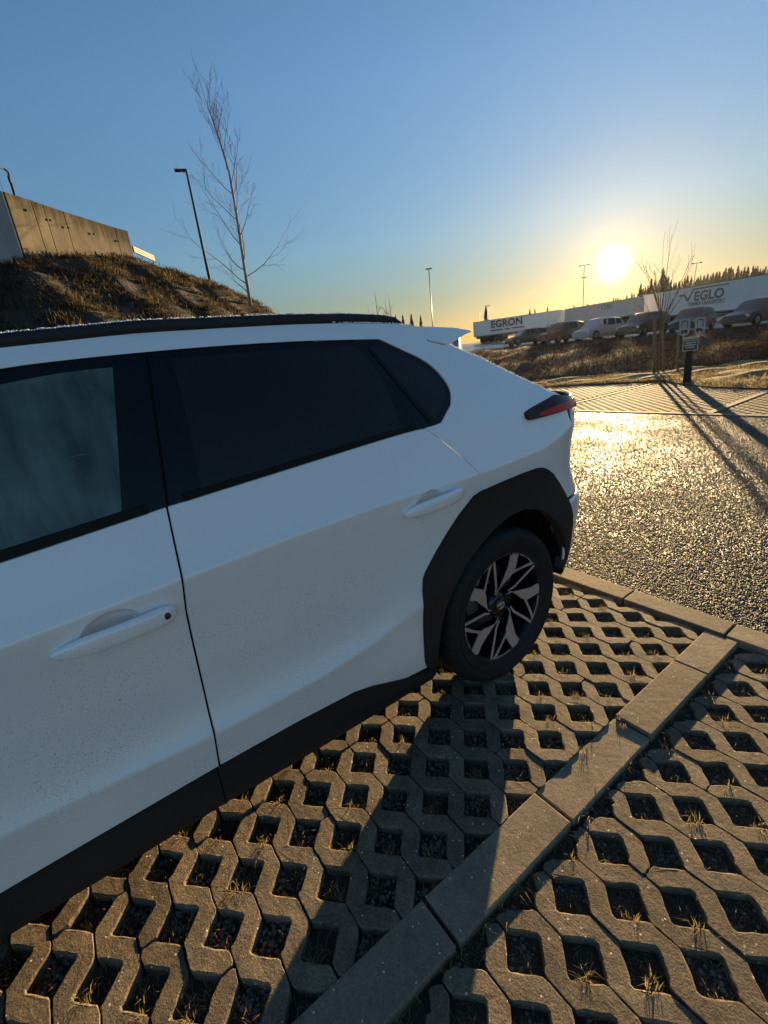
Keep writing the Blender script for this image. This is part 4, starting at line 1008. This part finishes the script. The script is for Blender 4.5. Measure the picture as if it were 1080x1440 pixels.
mast((-26.5, 64.8, 1.2), (-26.23, 64.9, 7.67), .05, 'distant mast against the spruce wood behind the staked tree', [(0, 0, .8)])
mast((-56.0, 60.5, 1.2), (-56.0, 60.5, 6.6), .06, 'thinnest distant pole beside the grey warehouse', [])

# ------------------------------------------------------------------ trees
def grow(mb, p, d, length, r, rr, depth, nseg=5, bend=.15, up=.12, kids=3, kid_len=.55, kid_ang=(.5, 1.0), tmin=.25, rmin=.0016):
    P = [Vector(p)]; rad = [r]; d = Vector(d).normalized(); D_ = [d.copy()]
    for i in range(nseg):
        d = (d+Vector((rr.gauss(0, bend), rr.gauss(0, bend), rr.gauss(0, bend)+up))).normalized()
        P.append(P[-1]+d*length/nseg); rad.append(max(rmin, r*(1-.85*(i+1)/nseg))); D_.append(d.copy())
    mb.tube(P, rad, 5 if r > .01 else 3, False)
    if depth > 0:
        for k in range(kids):
            t = tmin+(1-tmin)*(k+rr.random())/kids; i = min(nseg-1, int(t*nseg)); q = P[i].lerp(P[i+1], t*nseg-i)
            ax = D_[i].orthogonal(); ax.rotate(Matrix.Rotation(rr.uniform(0, 6.283), 3, D_[i])); nd_ = D_[i].copy(); nd_.rotate(Matrix.Rotation(rr.uniform(*kid_ang), 3, ax))
            grow(mb, q, nd_, length*kid_len*rr.uniform(.6, 1.15), max(rmin, rad[i]*.55), rr, depth-1, max(3, nseg-1), bend, up, max(2, kids-1), kid_len, kid_ang, .15, rmin)
rr = random.Random(21)
BT = empty('birch_tree', (-13.96, 5.5, 2.9), 0, 'tall bare birch with pale trunk growing on the hill beside the street lamp', 'tree')
tp = [Vector(q)-BT.location for q in ((-13.96, 5.50, 2.75), (-13.95, 5.53, 4.2), (-13.92, 5.58, 5.6), (-13.93, 5.60, 6.6), (-13.97, 5.50, 7.4), (-14.02, 5.40, 8.0), (-14.05, 5.32, 8.5))]
mb = MB(); mb.tube(tp, [.050, .044, .036, .029, .020, .011, .003], 8); mb.build('trunk', BIRCH, BT)
mb = MB()
def on_trunk(z):
    for a, b_ in zip(tp[:-1], tp[1:]):
        if a.z <= z <= b_.z: return a.lerp(b_, (z-a.z)/(b_.z-a.z))
    return tp[-1]
z = .7; az = .6
while z < 5.3:
    f = z/5.8; Ln = (2.1*(1-f)**.9+.35)*rr.uniform(.75, 1.15); az += rr.uniform(1.6, 2.9)
    el = .34+.75*f+rr.uniform(-.1, .15)
    grow(mb, on_trunk(z), (math.cos(az)*math.cos(el), math.sin(az)*math.cos(el), math.sin(el)), Ln, .013*(1-f)+.005, rr, 2, 6, .10, .06+.10*f, 5, .42, (.4, .9), .25, .0026)
    z += rr.uniform(.15, .25)
for k in range(7): grow(mb, on_trunk(rr.uniform(4.0, 5.4)), (rr.uniform(-.26, .26), rr.uniform(-.26, .26), 1), rr.uniform(.7, 1.05), .006, rr, 1, 6, .06, .1, 5, .35, (.3, .6), .2, .003)
mb.build('crown', TWIG, BT)
# young tree with stakes in front of the parked cars
YT = empty('young_tree', (-6.85, 15.01, .0), 0, 'young bare tree with upright fan of branches between wooden stakes', 'tree')
mb = MB(); mb.tube([(0, 0, 0), (.0, .0, 1.0), (-.02, -.01, 1.75)], [.035, .032, .028], 8); mb.build('trunk', BARK, YT)
mb = MB()
for k in range(13):
    a = 2*math.pi*k/13+rr.uniform(-.2, .2); tilt = rr.uniform(.25, .75); z0 = rr.uniform(1.2, 1.75)
    grow(mb, (-.01, 0, z0), (math.cos(a)*tilt, math.sin(a)*tilt, 1), rr.uniform(1.3, 1.9), .013, rr, 1, 7, .04, .045, 4, .32, (.25, .6), .35, .004)
grow(mb, (-.02, -.01, 1.7), (.0, 0, 1), 2.05, .016, rr, 1, 7, .03, .1, 5, .3, (.25, .6), .3, .004)
mb.build('crown', TWIG, YT)
for (b0, t0, lab) in (((-6.80, 14.70, 0), (-6.88, 14.66, 1.74), 'thick dark stake left of the young bare tree trunk'), ((-6.76, 15.18, 0), (-6.86, 15.12, 1.48), 'pale rough stake right against the young bare tree trunk'), ((-6.38, 15.22, 0), (-6.44, 15.19, 1.15), 'short thin stake between the young bare tree and the sign post')):
    mb = MB(); mb.tube([(0, 0, 0), Vector(t0)-Vector(b0)], .045 if 'thick' in lab else .03, 10); o = mb.build('tree_stake', WOOD); o.location = b0; tag(o, lab, 'stake', 'stakes round the young tree')
SBT = empty('small_tree', (-18.8, 26.5, .45), 0, 'small bushy bare tree in front of the EGRON trailer', 'tree')
mb = MB(); mb.tube([(0, 0, 0), (0, 0, .9)], [.04, .03], 6); mb.build('trunk', BARK, SBT); mb = MB()
for k in range(26):
    a = rr.uniform(0, 6.28); grow(mb, (0, 0, rr.uniform(.5, .95)), (math.cos(a)*.7, math.sin(a)*.7, rr.uniform(.4, 1.4)), rr.uniform(.6, 1.2), .012, rr, 2, 5, .14, .06, 4, .5, (.4, .9), .2, .006)
mb.build('crown', TWIG, SBT)
# spruces: three crowns shared
def spruce_crown(seed, h):
    r = np.random.default_rng(seed); n = int(520); t = r.uniform(.02, 1, n)**.85; V = []; F = []
    a = r.uniform(0, 2*np.pi, n); Lb = (1-t)**.9*h*.19*r.uniform(.55, 1.15, n)+.12; z = t*h*.97+.03*h
    d = np.c_[np.cos(a), np.sin(a), np.zeros(n)]; s = np.c_[-np.sin(a), np.cos(a), np.zeros(n)]
    root_ = np.c_[np.zeros(n), np.zeros(n), z]; tip = root_+d*Lb[:, None]; tip[:, 2] -= Lb*r.uniform(.15, .55, n); mid = root_+d*(Lb*.55)[:, None]; mid[:, 2] += .02*h*r.uniform(-.5, .6, n)
    w_ = (Lb*.28)[:, None]; up = np.array([0, 0, 1])*(.016*h)
    V = np.stack([root_+up, mid-s*w_-up, mid+s*w_-up, tip, mid+up*.8], 1).reshape(-1, 3); i = np.arange(n)*5
    F = np.concatenate([np.c_[i, i+1, i+4], np.c_[i, i+4, i+2], np.c_[i+1, i+3, i+4], np.c_[i+4, i+3, i+2]])
    tp_ = np.array([[-.05, 0, h*.9], [.05, 0, h*.9], [0, .06, h*.9], [0, 0, h*1.04]]); b0 = len(V)
    return np.r_[V, tp_], np.r_[F, [[b0, b0+1, b0+3], [b0+1, b0+2, b0+3], [b0+2, b0, b0+3]]]
CR = []
for s in range(4):
    V, F = spruce_crown(30+s, 10.0); o = tri_mesh('crown', V, F, SPRUCE); CR.append(o.data); bpy.data.objects.remove(o)
mb = MB(); mb.tube([(0, 0, -1), (0, 0, 8)], [.16, .03], 6); o = mb.build('trunk', BARK); TRK = o.data; bpy.data.objects.remove(o)
def spruce(x, y, z, h, label, group):
    o = empty('spruce_tree', (x, y, z), rr.uniform(0, 6.28), label, 'tree', group); o.scale = (h/10*rr.uniform(.85, 1.2),)*2+(h/10,)
    link(bpy.data.objects.new('trunk', TRK), o); link(bpy.data.objects.new('crown', rr.choice(CR)), o)
def ray_dir(u, v):
    d = f_+r_*((u-540)/640.07)+d_*((v-720)/640.07); return d
# the treeline as it stands: bearing, distance and height of the tops
def line_top(u): return float(np.interp(u, [795, 830, 860, 890, 905, 935, 950, 1000, 1040, 1080, 1130, 1200], [437, 430, 424, 413, 400, 390, 394, 386, 378, 373, 366, 356]))
u = 792
while u < 1200:
    D_ = 112+rr.uniform(-14, 22); d = ray_dir(u, line_top(u)+rr.uniform(-5, 7)); s = D_/math.hypot(d.x, d.y); top = CAM_H+s*d.z; gz = 1.6
    h = max(3, top-gz)
    spruce(s*d.x, s*d.y, gz, h, 'dark spruce in the wood behind the trailers', 'spruces in the wood behind the trailers')
    u += rr.uniform(2.4, 5.0)
d = ray_dir(933, 377); s = 100/math.hypot(d.x, d.y); spruce(s*d.x, s*d.y, 1.6, CAM_H+s*d.z-1.6, 'tallest spruce of the wood, behind the young staked tree', 'spruces in the wood behind the trailers')
for u_, v_, D_, lab in ((556, 444, 70, 'leftmost distant conifer above the white car roof'), (566, 443, 72, 'second distant conifer from the left above the car roof'), (578, 442, 70, 'third distant conifer from the left above the car roof'), (591, 444, 74, 'distant conifer nearest the slim mast above the car roof'), (683, 431, 110, 'small conifer tip above the letters EGRON'), (745, 434, 115, 'left one of two conifer tips above the right half of the EGRON trailer'), (752, 434, 115, 'right one of two conifer tips above the right half of the EGRON trailer'), (770, 431, 120, 'lone conifer tip behind the small bushy tree')):
    d = ray_dir(u_, v_); s = D_/math.hypot(d.x, d.y); h = max(2.5, CAM_H+s*d.z-1.3)
    spruce(s*d.x, s*d.y, 1.3, h, lab, 'conifers above the car roof' if u_ < 600 else 'conifers above the trailers')
for u_, v_, D_, lab in ((527, 411, 45, 'tallest bare sapling rising behind the black roof rail'), (546, 413, 46, 'thin bare sapling right of the tallest one behind the roof rail'), (517, 432, 45, 'shortest bare sapling behind the end of the roof rail'), (541, 420, 50, 'bare sapling leaning between its neighbours behind the roof rail')):
    d = ray_dir(u_, v_); s = D_/math.hypot(d.x, d.y); top = Vector((s*d.x, s*d.y, CAM_H+s*d.z))
    o = empty('sapling', (top.x, top.y, 1.0), 0, lab, 'tree', 'saplings behind the car roof'); mb = MB(); mb.tube([(0, 0, 0), (0.03, 0, top.z-1.0)], [.05, .01], 5); mb.build('trunk', BARK, o)
    mb = MB()
    for k in range(9):
        a = rr.uniform(0, 6.28); grow(mb, (0, 0, rr.uniform(.35, .8)*(top.z-1)), (math.cos(a)*.5, math.sin(a)*.5, 1), .8, .014, rr, 1, 4, .1, .05, 3, .5, (.3, .7), .3, .008)
    mb.build('crown', TWIG, o)

# ------------------------------------------------------------------ lawn, bank, raised lot
def lot_z(x, y): return .76+np.maximum(0, np.hypot(x, y)-36)*.014-.012*np.clip(x+15, -40, 40)
BF = np.array([(-40, 3.5), (-16, 9.2), (-11.85, 12.2), (-10.77, 13.15), (-9.49, 14.11), (-8.21, 15.0), (-6.85, 15.5), (-6.04, 15.9), (-5.48, 17.1), (-4.99, 17.8), (-3, 18.6), (2, 19.5), (12, 21), (30, 24)])   # foot of the bank
BTP = np.array([(-60, 20), (-42, 26), (-30, 30), (-27, 31.5), (-22.5, 32.5), (-19.2, 33.2), (-16.5, 33.4), (-14.0, 34.0), (-11.0, 34.2), (-9.0, 34.4), (-6, 34.9), (2, 35.6), (12, 37), (30, 39)])
def bank_pts(nu=160, nv=26):
    s = np.linspace(0, 1, nu); k = np.linspace(0, 1, len(BF))
    fx, fy = np.interp(s, k, BF[:, 0]), np.interp(s, k, BF[:, 1]); tx, ty = np.interp(s, k, BTP[:, 0]), np.interp(s, k, BTP[:, 1])
    t = np.linspace(0, 1, nv)[:, None]; X = fx+(tx-fx)*t; Y = fy+(ty-fy)*t
    zt = lot_z(tx, ty)
    Z = zt*np.clip(t*1.25, 0, 1)**.8+.12*np.sin(t*math.pi)*(1+.5*np.sin(X*1.7))+.06*np.sin(X*3.1+Y*2)*np.sin(t*math.pi)
    Z[0] = -.05; Z[-1] = zt+.005
    return X, Y, Z
X, Y, Z = bank_pts(); nv, nu = X.shape; i = (np.arange(nv-1)[:, None]*nu+np.arange(nu-1)[None]).ravel()
o = tri_mesh('embankment', np.stack([X, Y, Z], 2).reshape(-1, 3), np.c_[i, i+1, i+nu+1, i+nu], BRUSH, smooth=True); o['kind'] = 'structure'
P = []
for _ in range(16000):
    a, b_ = random.random()*(nv-2), random.random()*(nu-2); j, k = int(a), int(b_); P.append((X[j, k]+(X[j, k+1]-X[j, k])*(b_-k)+(X[j+1, k]-X[j, k])*(a-j), Y[j, k]+(Y[j, k+1]-Y[j, k])*(b_-k)+(Y[j+1, k]-Y[j, k])*(a-j), Z[j, k]+(Z[j+1, k]-Z[j, k])*(a-j)-.03))
P = np.array(P); P = P[(P[:, 0] > -26) & (P[:, 0] < 4)]
V, F = blades(P, 6, rng.uniform(.07, .26, len(P)), .018, 1.6, 11, spread=.16); o = tri_mesh('bank_brushwood', V, F, BRUSH_L); o['kind'] = 'stuff'
# turf between the far bays and the bank
TF = np.array([(-40, 8.9), (-16, 10.4), (-10.5, 11.9), (-8.6, 12.75), (-7.2, 13.1), (-5.92, 13.35), (-4.9, 12.4), (-4.29, 11.95), (-3.42, 11.62), (-1, 11.3), (4, 11.0), (12, 10.8), (30, 10.5)])
s = np.linspace(0, 1, 200); k1 = np.linspace(0, 1, len(TF)); k2 = np.linspace(0, 1, len(BF))
xs_ = np.interp(s, k2, BF[:, 0]); fy_ = np.interp(xs_, TF[:, 0], TF[:, 1]); by_ = np.interp(s, k2, BF[:, 1])+.4
t = np.linspace(0, 1, 24)[:, None]; X = np.broadcast_to(xs_, (24, 200)); Y = fy_+(np.maximum(by_, fy_+.3)-fy_)*t
Z = .02+.05*np.clip(t*6, 0, 1)+.05*np.sin(X*2.3+Y)*np.sin(Y*2.1)*np.clip(t*4, 0, 1)+.03*np.sin(X*6.1-Y*3)*np.clip(t*4, 0, 1)
i = (np.arange(23)[:, None]*200+np.arange(199)[None]).ravel()
o = tri_mesh('lawn', np.stack([X, Y, Z], 2).reshape(-1, 3), np.c_[i, i+1, i+201, i+200], TURF, smooth=True); o['kind'] = 'structure'
n = 15000; px_ = rng.uniform(-13, 3, n); py_ = rng.uniform(10.8, 19, n); f0 = np.interp(px_, TF[:, 0], TF[:, 1]); b0 = np.interp(px_, BF[:, 0], BF[:, 1])
k = (py_ > f0-.05) & (py_ < b0+.6); P = np.c_[px_, py_, np.full(n, .04)][k]
V, F = blades(P, 6, rng.uniform(.03, .12, len(P)), .012, 1.6, 12, spread=.06); o = tri_mesh('lawn_grass', V, F, STRAW_G if 'STRAW_G' in globals() else STRAW); o['kind'] = 'stuff'
# the raised lot
V = []; F = []
tx = np.linspace(-70, 40, 60); ed = np.interp(tx, BTP[:, 0], BTP[:, 1]); t = np.linspace(0, 1, 20)
for a in t:
    for x, e in zip(tx, ed):
        y = e+(130-e)*a**1.5; V.append((x, y, float(lot_z(x, y))))
i = (np.arange(19)[:, None]*60+np.arange(59)[None]).ravel()
o = tri_mesh('raised_lot', np.array(V), np.c_[i, i+1, i+61, i+60], LOT, smooth=True); o['kind'] = 'structure'

# ------------------------------------------------------------------ sign post with two holsters
SPO = empty('charging_post', (-5.04, 12.55, 0), 0, 'grey post carrying a small dark sign and two rounded holders', 'charging post')
mb = MB(); mb.box((0, 0, .38), (.15, .11, .86), None, .88); mb.build('post', POLE_D, SPO, .01)
RZ = Matrix.Rotation(math.atan2(5.04, 12.55), 4, 'Z')
def SB(name, c, d, m, bev=.006, parent=SPO):
    mb = MB(); mb.box(c, d, RZ); return mb.build(name, m, parent, bev)
SB('sign_board', (0, -.07, .905), (.30, .022, .235), SIGN_DARK)
for c, d in (((0, -.083, 1.017), (.30, .006, .014)), ((0, -.083, .793), (.30, .006, .014)), ((-.145, -.083, .905), (.014, .006, .22)), ((.145, -.083, .905), (.014, .006, .22))): SB('sign_border', c, d, SIGN_PALE, 0)
for k, (dz, L_) in enumerate(((.965, .20), (.915, .22), (.865, .17))): SB('print_line', (random.uniform(-.01, .01), -.083, dz), (L_, .005, .022), SIGN_PALE, 0)
SB('bracket', (0, .0, 1.07), (.34, .03, .05), GREY_PLASTIC)
for sx_ in (-.15, .15):
    mb = MB(); P = []
    hw, hh, rc = .085, .165, .06
    for cx, cz, a0 in ((hw-rc, hh-rc, 0), (-hw+rc, hh-rc, 90), (-hw+rc, -hh+rc, 180), (hw-rc, -hh+rc, 270)):
        for k in range(5): a = R(a0+22.5*k); P.append((cx+rc*math.cos(a), cz+rc*math.sin(a)))
    P.append(P[0]); mb.tube([RZ @ Vector((sx_+x, -.05, 1.32+z)) for x, z in P], .022, 8, False)
    mb.box((sx_, -.05, 1.28), (.15, .05, .035), RZ); mb.box((sx_, -.02, 1.36), (.09, .05, .16), RZ); mb.build('holder', GREY_PLASTIC, SPO)
    mb = MB(); mb.box((sx_, -.05, 1.16), (.03, .03, .12), RZ); mb.build('stem', GREY_PLASTIC, SPO)

# ------------------------------------------------------------------ trailers
def font_mesh(name, txt, size, m, parent, loc, rot, depth=.01, bold=0.0, sx=1.0):
    c = bpy.data.curves.new(name, 'FONT'); c.body = txt; c.size = size; c.extrude = depth; c.offset = bold; c.align_x = 'CENTER'; c.space_character = 1.06
    o = bpy.data.objects.new('t', c); COL.objects.link(o); dg = bpy.context.evaluated_depsgraph_get(); me = bpy.data.meshes.new_from_object(o.evaluated_get(dg)); bpy.data.objects.remove(o)
    me.name = name; me.materials.clear(); me.materials.append(m); q = link(bpy.data.objects.new(name, me), parent); q.location = loc; q.rotation_euler = rot; q.scale = (sx, 1, 1); return q
def trailer(A, B, label, m, h=2.75, floor=1.25, width=2.5, front=None, z=None, tilt=0):
    """A left rear end, B right end of the near side, in plan (x, y)"""
    A = Vector((*A, 0)); B = Vector((*B, 0)); Ln = (B-A).length; rz = math.atan2(B.y-A.y, B.x-A.x); mid = (A+B)/2; z = z if z is not None else (float(lot_z(A.x, A.y))+float(lot_z(B.x, B.y)))/2
    o = empty('trailer', (mid.x, mid.y, z), rz, label, 'trailer')
    o.rotation_euler = (0, tilt, rz)
    mb = MB(); mb.box((0, width/2, floor+h/2), (Ln, width, h)); mb.build('box_body', m, o, .03)
    mb = MB(); mb.box((0, -.012, floor+.05), (Ln, .03, .12)); mb.box((0, -.012, floor+h-.04), (Ln, .03, .08)); mb.build('side_rail', POLE, o)
    if front: mb = MB(); mb.box((-Ln/2-.015, width/2, floor+h/2), (.03, width-.1, h-.1)); mb.build('end_wall', front, o)
    mb = MB(); mb.box((0, width/2, floor-.16), (Ln-.3, .9, .30)); mb.box((-Ln*.28, width/2, .75), (3.6, 2.0, .35)); mb.box((Ln*.30, width/2, .55), (.35, 1.7, 1.1)); mb.build('chassis', CHASSIS, o)
    mb = MB()
    for zz in (.62, .88): mb.box((Ln*.03, .06, zz), (Ln*.36, .04, .12))
    mb.build('side_guard', POLE, o)
    for k in range(3):
        for yy in (.18, width-.18):
            mb = MB(); mb.lathe([(0, -.16), (.30, -.16), (.48, -.13), (.50, 0), (.48, .13), (.30, .16), (0, .16)], 'x', 20); w_ = mb.build('wheel', TYRE, o); w_.location = (-Ln*.28+1.31*(k-1), yy, .50); w_.rotation_euler.z = math.pi/2
    return o, Ln, floor, h
t1, Ln, fl, h = trailer((-51.66, 54.40), (-40.3, 59.7), 'white box trailer lettered EGRON standing leftmost on the raised lot', TRAILER, 2.12, 1.05, z=1.68)
cx = -Ln/2+5.0
font_mesh('lettering', 'EGRON', 1.30, INK, t1, (cx, -.04, fl+1.0), (R(90), 0, 0), .01, .045, 1.0)
for x0, x1, m_ in ((-2.35, -.55, INK), (-.25, .45, INK), (.75, 2.55, INK_RED)):
    mb = MB(); mb.box((cx+(x0+x1)/2, -.04, fl+.60), (x1-x0, .02, .17)); mb.build('underline', m_, t1)
t2, Ln, fl, h = trailer((-38.9, 58.3), (-29.9, 58.5), 'pale box trailer with faint red OBI lettering between two white trailers', TRAILER2, 1.95, 1.1, z=1.70)
font_mesh('lettering', 'OBI', .80, mat('faded_lettering', (.26, .20, .18), .6), t2, (1.2, -.04, fl+1.15), (R(90), 0, 0), .01, .02)
t3, Ln, fl, h = trailer((-31.6, 63.8), (-14.6, 53.6), 'near white box trailer lettered VEGLO with a brown end wall', TRAILER, 2.8, 1.1, front=TRAILER3, z=.98, tilt=R(1.7))
g_ = bpy.data.objects.new('lettering', bpy.data.meshes.new('lettering')); bpy.data.objects.remove(g_)
cx = -Ln/2+10.3
font_mesh('lettering', 'EGLO', 1.25, INK_GREY, t3, (cx+.75, -.04, fl+1.35), (R(90), 0, 0), .01, .045, 1.25)
mb = MB()
def bar(P): mb.prism([(cx+x*1.33, -.045, fl+1.35+(zz-1.05)*1.13) for x, zz in P], (0, .02, 0))
bar([(-2.75, 1.72), (-2.05, 1.72), (-1.80, 1.40), (-1.62, 1.40), (-1.62, 1.05), (-1.82, 1.05), (-2.17, 1.56), (-2.75, 1.56)])
bar([(-1.80, 1.05), (-1.60, 1.05), (-1.08, 2.00), (2.45, 2.00), (2.45, 2.12), (-1.22, 2.12)]); mb.build('emblem', INK_GREY, t3)
font_mesh('lettering', 'TERMO-TRANSPORT', .52, INK_GREY, t3, (cx+.45, -.04, fl+.85), (R(90), 0, 0), .01, .012, 1.02)
t4, Ln, fl, h = trailer((-13.8, 53.2), (-2.0, 47.0), 'white box trailer beyond the VEGLO one at the right edge', TRAILER, 2.8, 1.1, z=.72)
WH = empty('warehouse', (-54.0, 50.8, 1.2), math.atan2(1.6, 1.7), 'low grey warehouse with dark flat roof left of the EGRON trailer', 'building')
mb = MB(); mb.box((-5, 3, 1.35), (14, 6, 2.7)); mb.build('wall', WALLG, WH); mb = MB(); mb.box((-5, 3, 2.9), (14.4, 6.4, .36)); mb.build('roof', ROOFD, WH)
for k in range(4):
    mb = MB(); mb.box((-9.5+3.2*k, -.03, 1.1), (2.2, .08, 2.0)); mb.build('gate', TRAILER2, WH)

# ------------------------------------------------------------------ cars on the raised lot
GLASSB = mat('car_glass', (.012, .012, .012), .12, spec=.3)
def bg_car(label, pos, rz, col, Lc=4.4, hc=1.5, wc=1.8, suv=False, estate=False):
    z = float(lot_z(pos[0], pos[1])); o = empty('parked_car', (pos[0], pos[1], z), rz, label, 'car', 'cars parked on the raised lot'); Lc *= .93; hc *= .93; wc *= .95
    pm = mat('car_paint', col, .5, coat=.25, coat_rough=.15); g = .20 if suv else .16; belt = hc*.62
    # stations along x (front +): x, belt z, roof z, half width
    tail = -.46 if estate else -.40
    S = [(-.50, belt*.86, belt*.90, .86), (-.485, belt, belt*1.02, .95), (tail, belt*1.02, hc*(.97 if estate else .93), .98), (-.22, belt, hc, 1.0), (.02, belt*.98, hc, 1.0), (.11, belt*.97, hc*.96, 1.0), (.24, belt*.95, belt*1.0, .99), (.40, belt*.84, belt*.87, .96), (.485, belt*.70, belt*.74, .88), (.50, belt*.5, belt*.6, .80)]
    V = []; F = []
    for x, zb, zr, hw in S:
        w = wc/2*hw; rw = w*(.80 if zr > belt*1.1 else .94)
        lowz = g+(.06 if abs(x) > .48 else 0)
        ring = [(w*.90, lowz), (w, lowz+.16), (w, (zb+lowz)/2), (w*.97, zb), (rw, zr-.05), (rw*.82, zr), (0, zr+.02)]
        ring = ring+[(-a, b_) for a, b_ in ring[-2::-1]]
        V += [(x*Lc, a, b_) for a, b_ in ring]
    n = 13
    for k in range(len(S)-1):
        for i in range(n): F.append((k*n+i, k*n+(i+1) % n, (k+1)*n+(i+1) % n, (k+1)*n+i))
    F += [tuple(range(n)), tuple(range((len(S)-1)*n, len(S)*n))]
    body = pydata('body', V, F, pm, o, True); b = bmesh.new(); b.from_mesh(body.data); bmesh.ops.recalc_face_normals(b, faces=b.faces[:]); b.to_mesh(body.data); b.free()
    md = body.modifiers.new('e', 'EDGE_SPLIT'); md.split_angle = R(38)
    def pane(q, name):
        q = [Vector(p) for p in q]; c = sum(q, Vector())/4; nn = (q[1]-q[0]).cross(q[3]-q[0]).normalized(); nn = nn if nn.dot(c-Vector((0, 0, belt*.8))) > 0 else -nn
        q = [c+(p-c)*.86+nn*.012 for p in q]; mb = MB(); mb.prism(q, -nn*.02); mb.build(name, GLASSB, o)
    def v(k, i): return Vector(V[k*n+i])
    for s in (0, 1):
        ix = (3, 4) if s == 0 else (9, 8)
        for k0, k1, nm in ((2, 3, 'side_window'), (3, 4, 'side_window'), (4, 5, 'side_window')):
            pane([v(k0, ix[0]), v(k1, ix[0]), v(k1, ix[1]), v(k0, ix[1])], nm)
    pane([v(6, 4), v(6, 8), v(5, 8), v(5, 4)], 'windscreen'); pane([v(1, 4), v(1, 8), v(2, 8), v(2, 4)], 'rear_window')
    for s in (-1, 1):
        mb = MB(); mb.box((Lc*.472, s*wc*.36, belt*.66), (.14, .34, .13)); mb.build('headlight', CHROME, o, .02)
        mb = MB(); mb.box((-Lc*.487, s*wc*.38, belt*.86), (.10, .28, .16)); mb.build('tail_lamp', RED_LAMP, o, .02)
        mb = MB(); mb.box((Lc*.13, s*(wc/2+.08), belt*1.03), (.12, .16, .12)); mb.build('door_mirror', pm, o, .02)
        for xw in (-.30, .315):
            mb = MB(); mb.lathe([(0, -.02), (.20, -.03), (.225, .0), (.31, .01), (.335, -.03), (.335, -.18), (.30, -.21), (0, -.21)], 'x', 24); w_ = mb.build('wheel', TYRE, o); w_.location = (xw*Lc, s*(wc/2+.012), .335); w_.rotation_euler.z = math.pi/2*s
            mb = MB(); mb.lathe([(0, -.005), (.06, 0), (.19, -.012), (.205, -.03)], 'x', 15); r__ = mb.build('rim', POLE, w_)
    mb = MB(); mb.box((-Lc*.495, 0, belt*.55), (.04, .5, .11)); mb.build('number_plate', SIGN_PALE, o)
    return o
bg_car('small dark green hatchback nearest the white EGRON trailer, leftmost of the row', (-28.9, 37.5), R(242), (.02, .03, .03), 4.2, 1.45)
bg_car('dark estate car half hidden by the small bushy tree', (-24.2, 36.0), R(262), (.025, .024, .024), 4.6, 1.66, suv=True)
bg_car('pale silver car between two dark cars left of the middle of the row', (-20.7, 35.4), R(262), (.26, .25, .26), 4.4, 1.62)
bg_car('dark brown car with bright roof edge standing left of the staked tree', (-17.6, 35.9), R(268), (.05, .028, .022), 4.6, 1.64, estate=True)
bg_car('dark car behind the staked young tree', (-14.7, 36.6), R(275), (.035, .025, .022), 4.4, 1.55)
bg_car('large dark sports utility car under the VEGLO lettering, right of the staked tree', (-11.2, 36.9), R(255), (.04, .026, .022), 4.7, 1.64, 1.9, suv=True)
bg_car('silver car cut off by the right edge of the row', (-7.6, 37.4), R(262), (.40, .41, .43), 4.5, 1.6)

if True:  # scattering volume added to lay the sun's warm flare veil over far things
    mb = MB(); mb.box((0, 0, 0), (420, 420, 17.0)); HZ = bpy.data.materials.new('flare_veil'); HZ.use_nodes = True; t = HZ.node_tree; t.nodes.clear()
    o_ = nd(HZ, 'ShaderNodeOutputMaterial'); v = nd(HZ, 'ShaderNodeVolumePrincipled', Density=.00004, Anisotropy=.75); v.inputs['Color'].default_value = (.95, .95, .95, 1); lk(HZ, v.outputs[0], o_.inputs['Volume'])
    o = mb.build('flare_haze', HZ); o.location.z = 17/2-1.2; o['kind'] = 'stuff'
